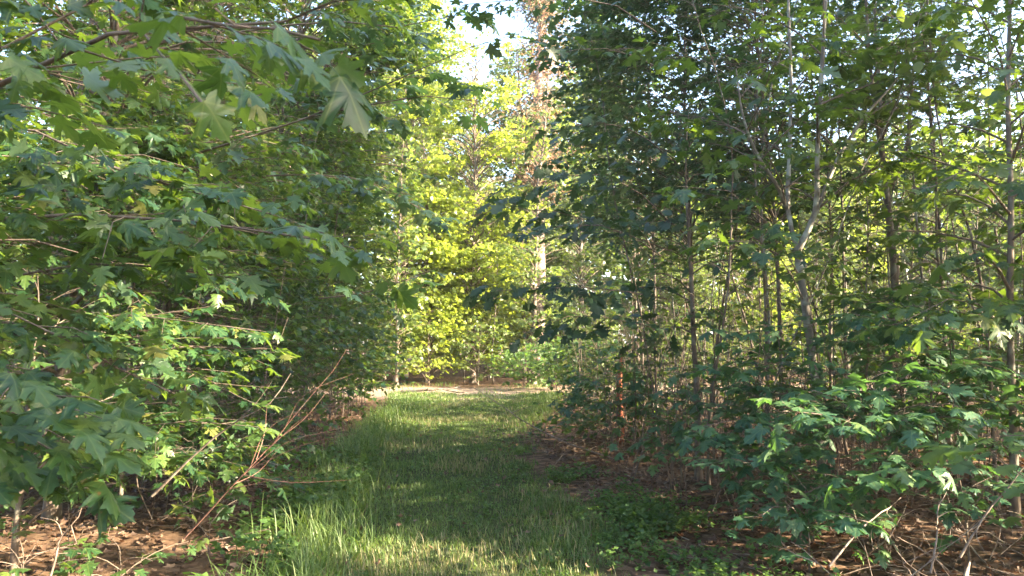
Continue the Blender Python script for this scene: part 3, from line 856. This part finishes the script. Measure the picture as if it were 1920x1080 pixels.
for k in range(26):
    y = rng.uniform(8.5, 19); x = -rng.uniform(3.7, 7.5)
    copy_tree(thin[k % 7], (x, y), rng.uniform(0, 6.28), rng.uniform(.8, 1.2), 'thin sapling stem standing in the shade of the left hedge', 'thin saplings of the left hedge')

# ================================================================== BEYOND THE CLEARING
FAR = [  # x, y, h, r, mat, label
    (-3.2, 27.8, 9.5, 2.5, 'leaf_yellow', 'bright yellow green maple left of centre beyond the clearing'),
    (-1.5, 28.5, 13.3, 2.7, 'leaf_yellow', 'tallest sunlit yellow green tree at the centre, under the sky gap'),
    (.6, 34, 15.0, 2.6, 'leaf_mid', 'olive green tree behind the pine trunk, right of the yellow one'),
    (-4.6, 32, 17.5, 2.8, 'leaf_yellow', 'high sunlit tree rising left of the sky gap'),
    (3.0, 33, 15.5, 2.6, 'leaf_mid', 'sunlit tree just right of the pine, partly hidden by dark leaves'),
    (.78, 27.5, 11.5, 1.6, 'leaf_mid', 'slender green tree in front of the pine trunk'),
    (-3.9, 25.2, 8.4, 1.5, 'leaf_mid', 'greyish green tree at the clearing edge left of the bright yellow one'),
]
far = []
for i, (x, y, h, cr, mt, lab) in enumerate(FAR):
    far.append(grow((x, y), h, 500 + i, name='far_tree', label=lab, crown_lo=.04, crown_r=cr, nbr=(360 if cr > 1.65 else 170), leaf=.155, dens=.75, clump=.45, cscale=1.1, tmpl='far', mat=mt, twigs_mesh=False,
                    profile='round' if h > 11 else 'edge', group='trees beyond the clearing', tl=1.3, flat=.7, elev=(45, 5)))
place = [(6.6, 28, 2, .62, 0), (9.6, 29.8, 0, 1.05, 1), (13, 32, 2, .68, 1), (16.5, 34.5, 0, 1.15, 0), (20.5, 37, 4, .75, 1), (25, 40, 0, 1.4, 1), (13.5, 38, 2, .7, 0), (20, 44, 4, .8, 1), (7.5, 36, 4, .6, 1),
         (-8, 28, 1, 1.0, 0), (-12, 30, 2, 1.1, 1), (-16, 31, 4, 1.2, 1), (-9.5, 34, 3, .9, 1), (-7, 24, 2, .8, 1), (-11, 22, 4, .9, 1), (-14, 25, 2, 1, 1), (19, 17.5, 2, .5, 1),
         (-2, 38, 4, .85, 1), (2, 40, 2, .7, 1), (-6, 40, 1, 1.1, 0)]
for i, (x, y, k, s, g) in enumerate(place):
    side = 'right' if x > 0 else 'left'
    copy_tree(far[k], (x, y), i * 1.3, s, 'leafy background tree showing through the thicket on the ' + side, 'background trees on the ' + side)

# small growth at the far wood edge
for i, (x, y, h, mt, lab) in enumerate([
    (-2.9, 26.2, 2.6, 'leaf_yellow', 'sunlit bush at the far wood edge left of the thin far stems'),
    (-1.2, 26.6, 2.2, 'leaf_mid', 'shaded bush at the far wood edge straight ahead'),
    (.4, 24.8, 1.2, 'weed', 'low blue green bush at the edge of the bare ground, centre right'),
    (1.4, 23.4, 1.3, 'weed', 'pale low bush at the clearing, beside the right thicket'),
    (-4.4, 26.0, 3.2, 'leaf_mid', 'bush at the far wood edge behind the left hedge corner'),
    (1.9, 21.2, 1.5, 'weed', 'pale bush where the right thicket meets the clearing'),
    (4.4, 20.6, 1.6, 'leaf_mid', 'bush at the back of the right thicket, closest to the path'),
    (6.6, 20.8, 1.7, 'leaf_mid', 'second bush from the path along the back of the right thicket'),
    (9.0, 20.6, 1.5, 'leaf_mid', 'third bush from the path along the back of the right thicket'),
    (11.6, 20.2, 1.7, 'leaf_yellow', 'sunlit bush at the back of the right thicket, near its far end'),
    (14.2, 20.0, 1.6, 'leaf_mid', 'bush at the far right end of the back of the right thicket'),
    (2.6, 26.5, 2.6, 'leaf_mid', 'bush at the far wood edge behind the right thicket corner')]):
    grow((x, y), h, 600 + i, name='bush', label=lab, cat='bush', crown_lo=.02, crown_r=1.1 + h * .15, nbr=44, leaf=.12, dens=.8, tmpl='far', mat=mt, twigs_mesh=False, profile='round', flat=.6)


# the big pine with its orange needled side branches
def pine():
    x, y = 1.0, 31.0
    base = np.array([x, y, gz(x, y) - .05])
    root = empty('pine_tree', base)
    tag(root, 'tall pine beyond the clearing with a pinkish trunk and rusty dead branches', 'tree')
    rng = np.random.default_rng(5)
    t = np.linspace(0, 1, 15)
    c = np.column_stack([.25 * t + .08 * np.sin(t * 9), 0 * t, t * 19]); rr = .33 * (1 - .72 * t)
    link('trunk', tubes('trunk', [(c[None], rr[None], 12)]), root, M['bark_pine'])
    B, RB = [], []
    for i in range(130):
        z = rng.uniform(3, 18.8); a = rng.uniform(0, 2 * PI); Ln = rng.uniform(.5, 2.3) * (1.1 - z / 30)
        d = np.array([math.cos(a), math.sin(a), 0])
        p = np.array([.25 * z / 19, 0, z])
        B.append([p + d * Ln * s + np.array([0, 0, .25 * Ln * s * (1 - s) - .05 * s]) for s in np.linspace(0, 1, 5)]); RB.append(np.linspace(.03, .006, 5))
    B = np.array(B); RB = np.array(RB)
    o = link('branchwork', tubes('branchwork', [(B, RB, 5)]), root, M['bark_pine']); o['kind'] = 'stuff'
    for nm, mt, sel in (('dead_needle_tuft', 'needle_dead', lambda z: (z > 7.5)), ('crown', 'needle', lambda z: (z < 12) | (z > 14))):
        bi = rng.integers(0, len(B), 9500 if nm == 'crown' else 9500)
        p, d = sample(B, bi, rng.uniform(.15, 1, len(bi)))
        k = sel(p[:, 2]); p, d = p[k], d[k]
        p = p + rng.normal(0, .22 if nm == 'crown' else .30, p.shape)
        o = link(nm, leaf_soup(rng, p, norm(d + rng.normal(0, .7, p.shape)), rng.normal(0, 1, p.shape), rng.uniform(.11, .22, len(p)), 'needle', nm), root, M[mt])
        o['kind'] = 'stuff'
pine()
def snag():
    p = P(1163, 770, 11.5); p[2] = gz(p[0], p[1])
    root = empty('broken_stem', p); tag(root, 'broken dead stem with sunlit orange red painted into its wood at the thicket edge', 'dead tree')
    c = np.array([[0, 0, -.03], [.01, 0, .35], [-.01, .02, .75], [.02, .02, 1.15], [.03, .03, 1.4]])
    link('trunk', tubes('trunk', [(smooth_curve(c, 9)[None], np.array([[.062, .055, .05, .052, .046, .048, .04, .03, .012]]), 8)]), root, M['sunlit_rotten_wood'])
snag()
for i, (x, y, h, lab) in enumerate([(-2.75, 4.3, .42, 'maple seedling nearest the bottom left corner on bare litter'), (-2.3, 4.5, .38, 'maple seedling beside the forked dry twig at the bottom left'), (-2.9, 5.0, .6, 'knee high maple seedling under the low sunlit shrub'),
                                    (-2.15, 5.4, .45, 'maple seedling where the dry twig fan starts'), (-2.6, 6.2, .8, 'small maple seedling behind the dry twigs at the grass edge'), (-3.4, 4.2, .5, 'maple seedling cut by the left edge above the litter')]):
    grow((x, y), h, 760 + i, name='maple_seedling', label=lab, cat='seedling', group='maple seedlings at the bottom left', r0=.005, crown_lo=.3, crown_r=.35, nbr=8, leaf=.075, tmpl='hi', near=80, flat=.25)
# thin dead stems beyond the clearing
for i, (px, y, top, lab) in enumerate([(915, 29.5, 6.0, 'thin bare stem at the far wood edge, centre'), (928, 27.2, 5.0, 'thin bare stem just right of the centre one at the wood edge'),
                                       (870, 28.8, 5.5, 'thin bare stem inside the bright yellow foliage'), (985, 28.2, 6.5, 'grey bare stem just left of the pine')]):
    x = (px - 960) / FPX * y
    root = empty('bare_stem', (x, y, gz(x, y) - .05)); tag(root, lab, 'dead tree')
    rng = np.random.default_rng(900 + i)
    c = np.column_stack([np.cumsum(rng.normal(0, .05, 9)), np.cumsum(rng.normal(0, .05, 9)), np.linspace(0, top, 9)])
    link('trunk', tubes('trunk', [(c[None], np.linspace(.032, .012, 9)[None], 7)]), root, M['bark'])
    Bs = []
    for k in range(9):
        j = rng.integers(3, 8); a = rng.uniform(0, 6.28); L_ = rng.uniform(.3, .8)
        Bs.append([c[j], c[j] + np.array([math.cos(a), math.sin(a), .5]) * L_ * .5, c[j] + np.array([math.cos(a), math.sin(a), .7]) * L_])
    o = link('branchwork', tubes('branchwork', [(np.array(Bs), np.tile([.012, .008, .004], (9, 1)), 4)]), root, M['dead_wood']); o['kind'] = 'stuff'

# ================================================================== UNSEEN TREES BESIDE AND BEHIND THE CAMERA (added to shade the path)
for i, (x, y, k, s) in enumerate([(8.5, -1.9, 2, .72), (9.6, 6.3, 2, .50), (12, 4.9, 1, .70), (13, -4.0, 4, .9), (17, -4.5, 2, .9), (18, 7.5, 4, .55), (16.5, 10, 1, .5),
                                   (5.9, 4.6, 4, .42), (4.6, 3.0, 2, .26), (6.6, 1.0, 4, .24)]):
    copy_tree(far[k], (x, y), 2 + i * 1.7, s, 'leafy shade tree added right of the view', 'woodland trees right of the view')
for i, (x, y, k, s) in enumerate([(-6, -3.5, 2, .8), (-1.5, -7, 4, .9), (3.5, -6.5, 1, .75), (-8, 1.5, 4, .9), (0.8, -11, 3, .7), (6, -9, 4, .9)]):
    copy_tree(far[k], (x, y), 1 + i * 1.1, s, 'leafy shade tree added behind the camera', 'woodland trees behind the camera')

hi = grow((20, -6.0), 19, 560, name='tall_shade_tree', label='first tall bare stemmed shade tree added far right of the view', group='woodland trees right of the view', crown_lo=.62, crown_r=3.2, nbr=150, leaf=.2, dens=.6, tmpl='far', mat='leaf', twigs_mesh=False, profile='round', tl=1.4)  # added out of view, crown set high to shade the upper left hedge
for i, (x, y, s) in enumerate([(20.5, 2.0, 1.0), (23, -1.0, 1.1), (19, 6.0, .95), (24, 3.5, 1.1), (12.6, 9.4, .78), (14.5, 12.2, .85), (10.5, 7.2, .70)]):
    copy_tree(hi, (x, y), 1.7 * i + 1, s)
out = sorted([o for o in bpy.data.objects if o.parent is None and o.get('group') == 'woodland trees right of the view'], key=lambda o: -o.location.y)
for i, o in enumerate(out): o['label'] = ORD[i] + ' added shade tree outside the view on its right, counted from the front'
out = sorted([o for o in bpy.data.objects if o.parent is None and o.get('group') == 'woodland trees behind the camera'], key=lambda o: o.location.x)
for i, o in enumerate(out): o['label'] = ORD[i] + ' added shade tree behind the camera, counted from the left'
# far wood closing the view
def wood():
    rng = np.random.default_rng(9)
    n = 42000
    a = rng.uniform(-1.05, 1.05, n)
    rad = rng.uniform(42, 60, n)
    x = np.sin(a) * rad; y = np.cos(a) * rad
    top = 9 + 6 * vnoise(x, y, 5, 3) + np.where((a > -.35) & (a < -.1), 6, 0)
    top = np.where((a > -.09) & (a < .03), np.minimum(top, 11.5), top)
    z = rng.uniform(0, 1, n) ** .8 * top
    k = vnoise(x + z, y, 1.8, 8) > .28
    p = np.column_stack([x, y, z])[k]
    m = len(p)
    o = link('woodland', leaf_soup(rng, p, norm(rng.normal(0, 1, (m, 3))), np.array([0, 0, 1.]) + rng.normal(0, .9, (m, 3)), rng.uniform(.4, .85, m), 'far', 'woodland'), None, M['leaf_mid'])
    tag(o, 'distant wood closing the view behind the far trees', 'wood', kind='stuff')
wood()


def relabel(group, text, bands):
    byb = {}
    for o in bpy.data.objects:
        if o.parent is None and o.get('group') == group:
            a = o.location.x / max(o.location.y, .5)
            d = 'front' if o.location.y < 10 else ('middle' if o.location.y < 14 else 'back')
            b = next(n for lim, n in bands if a < lim)
            byb.setdefault((b, d), []).append((a, o))
    for (b, d), l in byb.items():
        l.sort(key=lambda q: q[0])
        for i, (_, o) in enumerate(l):
            o['label'] = text.format(o=ORD[min(i, 19)], b=b, d=d)
F_A = (1525 - 960) / FPX; T_A = (1674 - 960) / FPX; E_A = (1898 - 960) / FPX
relabel('thin saplings of the right thicket', '{o} thin stem from left {b}, {d} of thicket', [(.2, 'near the path side'), (F_A, 'before the pale forked trunk'), (T_A, 'right of the forked trunk'), (E_A, 'before the right edge trunk'), (9, 'past the right edge trunk')])
relabel('thin saplings of the left hedge', '{o} thin stem from left{b}, {d} of the left hedge', [(-.45, ' at the far left'), (9, '')])
relabel('background trees on the right', '{o} leafy tree from the left behind the right thicket{b}, {d} row', [(.35, ''), (9, ' far right')])
relabel('background trees on the left', '{o} leafy tree from the left behind the left hedge{b}, {d} row', [(9, '')])
relabel('understorey maples of the right thicket', '{o} head high maple from left {b}, {d} of right thicket', [(.2, 'near the path side'), (F_A, 'before the forked trunk'), (9, 'right of the forked trunk')])
relabel('understorey maples of the left hedge', '{o} young maple from the left in the shade of the left hedge, {d}{b}', [(9, '')])

# ================================================================== GRASS AND GROUND COVER
def blades(name, rng, pts, h, w, lean, mat, label, cat, seg=2):
    n = len(pts)
    a = rng.uniform(0, 2 * PI, n)
    f = np.column_stack([np.cos(a), np.sin(a), np.zeros(n)])
    s = np.column_stack([-f[:, 1], f[:, 0], np.zeros(n)])
    rows = []
    for k in range(seg + 1):
        t = k / seg
        c = pts + np.array([0, 0, 1.]) * (h * (t - .35 * lean * t * t))[:, None] + f * (h * lean * t * t)[:, None]
        if k < seg:
            ww = (w * (1 - .55 * t))[:, None]
            rows += [c - s * ww, c + s * ww]
        else: rows.append(c)
    V = np.stack(rows, 1)
    T = []
    for k in range(seg - 1):
        b = 2 * k; T += [(b, b + 1, b + 3), (b, b + 3, b + 2)]
    b = 2 * (seg - 1); T.append((b, b + 1, b + 2))
    T = np.array(T)
    TT = (T[None] + (np.arange(n) * V.shape[1])[:, None, None]).reshape(-1, 3)
    o = link(name, mesh_tris(name, V.reshape(-1, 3), TT), None, M[mat])
    tag(o, label, cat, kind='stuff')


def scatter(rng, n, x0, x1, y0, y1, f):
    x = rng.uniform(x0, x1, n); y = rng.uniform(y0, y1, n)
    k = rng.random(n) < f(x, y)
    x, y = x[k], y[k]
    return np.column_stack([x, y, ground_z(x, y) - .005])


rng = np.random.default_rng(21)
def f_path(x, y):
    xl, xr = path_lr(y)
    n = vnoise(x, y, .5, 5) * .6 - .3 + (vnoise(x, y, .17, 7) - .5) * .4
    e = np.clip((x - xl + n + .25) / .3, 0, 1) * np.clip((xr - x + n + .15) / .35, 0, 1)
    rut = 1 - .55 * (np.exp(-((x + 1.45) / .2) ** 2) + np.exp(-((x + .1) / .2) ** 2)) * (vnoise(x, y, .7, 51) > .4)
    return e * rut * (.30 + .70 * vnoise(x, y, .30, 9))
def dens_y(y): return np.clip((6.2 / np.maximum(y, 4)) ** 1.2, 0, 1)
pg = scatter(rng, 330000, -3.6, 2, 3.9, 22.2, lambda x, y: f_path(x, y) * dens_y(y))
tall = vnoise(pg[:, 0], pg[:, 1], .6, 11)
cl = .55 + .7 * np.clip(np.abs(pg[:, 0] + .75) / 1.7, 0, 1) ** 2
h = (.045 + .085 * tall) * cl * rng.uniform(.5, 1.35, len(pg))
blades('path_grass', rng, pg, h, .0022 + .0003 * pg[:, 1], rng.uniform(.15, 1.0, len(pg)), 'grass', 'short green grass covering the path from the camera to the clearing', 'grass')
dg = scatter(rng, 90000, -3.2, 1.6, 3.9, 20, lambda x, y: f_path(x, y) * np.clip(vnoise(x, y, .8, 41) * 3 - 1.2, 0, 1) * dens_y(y) * .8)
blades('dry_grass', rng, dg, rng.uniform(.05, .16, len(dg)), .0016 + .0003 * dg[:, 1], rng.uniform(.1, .8, len(dg)), 'straw', 'straw coloured grass stalks in patches on the path', 'grass')
# tall grass on the left verge
def f_tall(x, y):
    xl, xr = path_lr(y)
    return np.exp(-((x - xl - .02) / .27) ** 2) * np.clip(vnoise(x, y, .45, 13) * 1.6 - .15, 0, 1) * np.clip(9 / y, 0, 1)
tg = scatter(rng, 42000, -3.8, -1.0, 3.9, 16, f_tall)
blades('tall_grass', rng, tg, rng.uniform(.12, .46, len(tg)) * (.55 + .6 * vnoise(tg[:, 0], tg[:, 1], .5, 15)), .0035 + .0002 * tg[:, 1], rng.uniform(.2, 1.1, len(tg)), 'grass',
       'tall arching grass on the left verge of the path, sunlit near the camera', 'grass', seg=5)
tg2 = scatter(rng, 9000, -1.0, 2.4, 8, 21.5, lambda x, y: np.exp(-((x - path_lr(y)[1] - .05) / .3) ** 2) * np.clip((y - 11) / 5, 0, 1))
blades('tall_grass', rng, tg2, rng.uniform(.10, .34, len(tg2)), .005 + 0 * tg2[:, 0], rng.uniform(.2, 1.0, len(tg2)), 'grass',
       'longer grass along the right of the path near the clearing', 'grass', seg=3)


tg3 = scatter(rng, 5000, -4, 3, 20.6, 26, lambda x, y: np.clip(vnoise(x, y, .8, 61) * 2 - .9, 0, 1) * (.25 + .75 * (np.abs(y - 23) > 1.7)))
blades('tall_grass', rng, tg3, rng.uniform(.06, .28, len(tg3)), .007 + 0 * tg3[:, 0], rng.uniform(.2, 1.0, len(tg3)), 'grass',
       'tufts of grass on and behind the bare road crossing', 'grass', seg=3)


def rosette(name, rng, pts, size, tmpl, mat, label, cat, up=.35, nl=5, hgt=.05):
    n = len(pts)
    p = np.repeat(pts, nl, 0)
    a = rng.uniform(0, 2 * PI, len(p))
    hh = np.repeat(rng.uniform(.2, 1, n), nl) * hgt * rng.uniform(.5, 1.2, len(p))
    Yd = norm(np.column_stack([np.cos(a), np.sin(a), rng.normal(up, .25, len(p))]))
    p = p + np.array([0, 0, 1.]) * hh[:, None] + Yd * .012
    Zd = np.array([0, 0, 1.]) + rng.normal(0, .3, (len(p), 3))
    sz = np.repeat(size, nl) * rng.uniform(.6, 1.2, len(p))
    o = link(name, leaf_soup(rng, p, Yd, Zd, sz, tmpl, name), None, M[mat])
    tag(o, label, cat, kind='stuff')


wp = scatter(rng, 15000, -3.0, 2, 3.9, 11, lambda x, y: f_path(x, y) * np.clip(vnoise(x, y, .35, 17) * 2 - .9, 0, 1))
rosette('clover', rng, wp, rng.uniform(.014, .034, len(wp)), 'far', 'weed', 'small broad leaved weeds growing through the path grass', 'weeds', hgt=.06)
wr = scatter(rng, 9000, .4, 2.4, 3.9, 9, lambda x, y: np.exp(-((x - path_lr(y)[1] - .45) / .40) ** 2) * np.clip(vnoise(x, y, .4, 19) * 2 - .6, 0, 1))
rosette('ground_cover', rng, wr, rng.uniform(.022, .045, len(wr)), 'far', 'weed', 'leafy green ground cover between the path and the brush on the right', 'weeds', hgt=.16, nl=7)
wl = scatter(rng, 6000, -3.4, -1.5, 3.9, 10, lambda x, y: np.exp(-((x - path_lr(y)[0] + .15) / .35) ** 2) * np.clip(vnoise(x, y, .4, 23) * 2 - .6, 0, 1))
rosette('ground_cover', rng, wl, rng.uniform(.03, .07, len(wl)), 'far', 'weed', 'leafy weeds mixed with tall grass on the left verge', 'weeds', hgt=.22, nl=7)
ff = scatter(rng, 6000, -7, 9, 8, 24, lambda x, y: np.where((x < path_lr(y)[0] - .1) | (x > path_lr(y)[1] + .1), 1, 0) * np.clip(vnoise(x, y, 1.1, 29) * 2 - 1.0, 0, 1) * (y < 20.5))
rosette('undergrowth', rng, ff, rng.uniform(.05, .10, len(ff)), 'far', 'leaf', 'seedlings and low undergrowth on the forest floor under the thickets', 'undergrowth', hgt=.35, nl=6)

# leaf litter
def f_lit(x, y):
    xl, xr = path_lr(y)
    n = (vnoise(x, y, .4, 31) - .5) * .6
    return np.clip((xl - x + n + .1) / .25, 0, 1) + np.clip((x - xr + n - .05) / .3, 0, 1)
lp = scatter(rng, 34000, -6.5, 7, 3.6, 17, lambda x, y: np.clip(f_lit(x, y), 0, 1) * np.clip(7.5 / y, 0, 1) * np.clip(vnoise(x, y, .5, 71) * 2.2, .5, 1))
n = len(lp)
pl = scatter(rng, 700, -2.6, 1.2, 3.9, 14, lambda x, y: np.clip(1.2 - .9 * (x - path_lr(y)[0]), .12, 1) * .5 + np.clip(1.2 - .9 * (path_lr(y)[1] - x), 0, 1) * .5)
pl[:, 2] += .03
lp = np.vstack([lp, pl]); n = len(lp)
a = rng.uniform(0, 2 * PI, n)
lp[:, 2] += rng.uniform(.003, .045, n)
o = link('leaf_litter', leaf_soup(rng, lp, norm(np.column_stack([np.cos(a), np.sin(a), rng.normal(0, .25, n)])), np.array([0, 0, 1.]) + rng.normal(0, .45, (n, 3)), rng.uniform(.035, .085, n), 'litter', 'leaf_litter'), None, M['litter'])
tag(o, 'brown dead leaves covering the forest floor on both sides of the path', 'leaf litter', kind='stuff')
# small sticks
def sticks():
    rng = np.random.default_rng(44)
    s = scatter(rng, 1500, -4.5, 5.5, 3.8, 13, lambda x, y: np.clip(f_lit(x, y), 0, 1) * np.where(x > 0, 1, .5))
    n = len(s); a = rng.uniform(0, 2 * PI, n); L_ = rng.uniform(.1, .6, n); e = np.abs(rng.normal(.05, .22, n))
    d = np.column_stack([np.cos(a) * np.cos(e), np.sin(a) * np.cos(e), np.sin(e)])
    m = s + d * (L_ * .5)[:, None] + rng.normal(0, .015, (n, 3)); m[:, 2] = np.maximum(m[:, 2], s[:, 2] + .01)
    C = np.stack([s + [0, 0, .012], m + [0, 0, .012], s + d * L_[:, None] + [0, 0, .012]], 1)
    r_ = rng.uniform(.0015, .006, n)
    o = link('fallen_stick', tubes('fallen_stick', [(C, r_[:, None] * np.array([[1, .8, .5]]), 4)]), None, M['dead_wood'])
    tag(o, 'loose dead sticks scattered over the forest floor', 'sticks', kind='stuff')
    # thin upright dead stems in the thickets
    s = scatter(rng, 3600, -7, 9, 6.4, 19, lambda x, y: np.where((x < path_lr(y)[0] - .8) | (x > path_lr(y)[1] + .9), .6, 0))
    n = len(s); H = rng.uniform(.5, 2.6, n); ln = rng.normal(0, .22, (n, 2)) * H[:, None]
    C = [s]
    for t in (.33, .66, 1.):
        C.append(s + np.column_stack([ln[:, 0] * t, ln[:, 1] * t, H * t]) + rng.normal(0, .03, (n, 3)))
    C = np.stack(C, 1)
    r_ = rng.uniform(.003, .009, n)
    o = link('understorey_stem', tubes('understorey_stem', [(C, r_[:, None] * np.array([[1, .8, .6, .3]]), 4)]), None, M['twig'])
    tag(o, 'countless thin bare stems standing in the shade of both thickets', 'stems', kind='stuff')
sticks()


# ================================================================== DEAD BRANCHES ONE CAN POINT AT
def dead_branch(label, main, r, subs, mat='dead_wood', seed=0, name='dead_branch'):
    rng = np.random.default_rng(seed)
    c = smooth_curve(main, 14)
    wob = np.cumsum(rng.normal(0, .010 + r * .35, (14, 3)), 0) * np.linspace(0, 1, 14)[:, None] * .8
    c = c + wob - wob[-1] * np.linspace(0, 1, 14)[:, None]
    c = c[np.r_[0:14:1]][:12] if False else smooth_curve(c, 12)
    base = c[0].copy(); base[2] = gz(base[0], base[1])
    root = empty(name, base); tag(root, label, 'branch')
    link('stem', tubes('stem', [((c - base)[None], np.linspace(r, r * .25, 12)[None], 6)]), root, M[mat])
    for s, e in subs:
        p, d = sample(c[None], np.array([0]), np.array([s]))
        mid = (p[0] + e) / 2 + rng.normal(0, .035, 3)
        cc = smooth_curve([p[0], mid, e], 7)
        link('side_twig', tubes('side_twig', [((cc - base)[None], np.linspace(r * .5, r * .12, 7)[None], 5)]), root, M[mat])


dead_branch('pale dry branch slanting up over the leaf litter on the left', nb_((285, 930, 4.3), (400, 820, 4.2), (520, 740, 4.1), (545, 700, 4.1)), .008, [(.85, P(548, 742, 4.0)), (.6, P(510, 715, 4.1))], seed=1)
dead_branch('reddish dry twig fan leaning over the tall grass on the left', nb_((345, 1010, 4.4), (385, 965, 4.35), (430, 912, 4.25), (520, 815, 4.2), (600, 720, 4.1), (650, 655, 4.05)), .005,
            [(.38, P(660, 900, 4.0)), (.40, P(668, 812, 4.0)), (.36, P(640, 802, 4.1)), (.42, P(560, 770, 4.2)), (.5, P(670, 755, 4.0)), (.55, P(618, 728, 4.2)), (.3, P(560, 880, 4.1)), (.33, P(520, 845, 4.3)), (.62, P(665, 700, 4.0)), (.45, P(500, 760, 4.4))], 'red_twig', 2)
dead_branch('forked dry twig low among the leaf litter at the bottom left', nb_((95, 1080, 3.9), (108, 1035, 3.9), (112, 1015, 3.9), (140, 985, 3.9), (170, 930, 3.9)), .006, [(.45, P(75, 970, 3.9)), (.6, P(150, 1000, 3.8))], 'dead_wood', 12)
dead_branch('thin bare twig curving above the sunlit shrub', nb_((250, 650, 4.9), (330, 660, 4.6), (450, 655, 4.5), (520, 635, 4.4), (540, 595, 4.4)), .005, [(.6, P(500, 690, 4.4))], 'twig', 3)
dead_branch('long thin twig arching over the right side of the path', nb_((1150, 860, 9.4), (1060, 830, 9.6), (980, 790, 10), (920, 745, 10.6), (885, 725, 11)), .011, [(.3, P(1120, 820, 9.4)), (.6, P(1000, 760, 10))], 'dead_wood', 4)
dead_branch('grey dead branch leaning up at the bottom right', nb_((1800, 1045, 4.3), (1830, 990, 4.3), (1880, 920, 4.2), (1930, 850, 4.2)), .0075, [(.5, P(1850, 1040, 4.0)), (.3, P(1790, 960, 4.3))], 'dead_wood', 5)
dead_branch('curved pale stick standing in the brush pile on the right', nb_((1745, 1075, 4.1), (1752, 1000, 4.2), (1757, 950, 4.2), (1775, 922, 4.3)), .007, [(.6, P(1800, 960, 4.2))], 'dead_wood', 6)
dead_branch('long fallen branch slanting through the brush on the right', nb_((1555, 1062, 4.4), (1600, 1010, 4.5), (1650, 965, 4.7), (1710, 915, 5.0)), .007, [(.4, P(1530, 985, 4.6)), (.7, P(1690, 985, 4.6))], 'dead_wood', 7)
dead_branch('grey log half buried in leaves along the bottom right edge', [np.array([1.9, 4.25, gz(1.9, 4.25) + .04]), np.array([2.4, 4.2, gz(2.4, 4.2) + .05]), np.array([3.2, 4.35, gz(3.2, 4.35) + .05])], .045, [(.5, np.array([2.7, 4.5, .25]))], 'dead_wood', 8, 'fallen_log')
dead_branch('dark fallen branch lying on the bare ground at the clearing', [np.array([-3.3, 22.3, .07]), np.array([-2.5, 22.2, .13]), np.array([-1.9, 22.3, .10]), np.array([-1.4, 22.1, .05])], .05, [(.6, np.array([-1.5, 22.5, .22])), (.4, np.array([-2.4, 21.7, .1]))], 'bark', 9)
# brush pile: each longer stick is a branch of the pile
rngb = np.random.default_rng(61)
for k in range(16):
    x = rngb.uniform(1.9, 3.3); y = rngb.uniform(4.2, 5.4); a = rngb.uniform(0, 6.28); L_ = rngb.uniform(.35, .9); e = rngb.uniform(.1, .9)
    p0 = np.array([x, y, gz(x, y) + .01]); d = np.array([math.cos(a) * math.cos(e), math.sin(a) * math.cos(e), math.sin(e)])
    p1 = p0 + d * L_ * .5 + rngb.normal(0, .03, 3); p2 = p0 + d * L_ + rngb.normal(0, .05, 3)
    dead_branch('dry grey stick poking out of the brush pile at the lower right', [p0, p1, p2], rngb.uniform(.004, .008), [(.5, p1 + rngb.normal(0, .12, 3) + [0, 0, .1]), (.75, p2 + rngb.normal(0, .1, 3))], 'dead_wood', 100 + k)
bl = sorted([o for o in bpy.data.objects if o.get('label', '').startswith('dry grey stick')], key=lambda o: o.location.x / o.location.y)
for i, o in enumerate(bl):
    o['group'] = 'sticks of the brush pile'; o['label'] = ORD[i] + ' dry grey stick from the left in the brush pile at the lower right'

# ================================================================== ADDED VEIL OF HAZE
def haze():  # thin volume added for a pale veil like lens flare
    m, nt, N, L = new_mat('veil_haze')
    out = N.new('ShaderNodeOutputMaterial')
    v = N.new('ShaderNodeVolumePrincipled')
    v.inputs['Color'].default_value = (.90, .94, 1.0, 1)
    v.inputs['Density'].default_value = .0007
    v.inputs['Anisotropy'].default_value = .2
    L.new(v.outputs[0], out.inputs['Volume'])
    x0, x1, y0, y1, z0, z1 = -1000, 1000, -1000, 1000, -2, 24
    V = [(x, y, z) for x in (x0, x1) for y in (y0, y1) for z in (z0, z1)]
    Q = [(0, 1, 3, 2), (4, 6, 7, 5), (0, 4, 5, 1), (2, 3, 7, 6), (0, 2, 6, 4), (1, 5, 7, 3)]
    o = link('haze', mesh_tris('haze', V, Q), None, m)
    tag(o, 'thin added haze giving a lens veil between the trees', 'haze', kind='stuff')
haze()
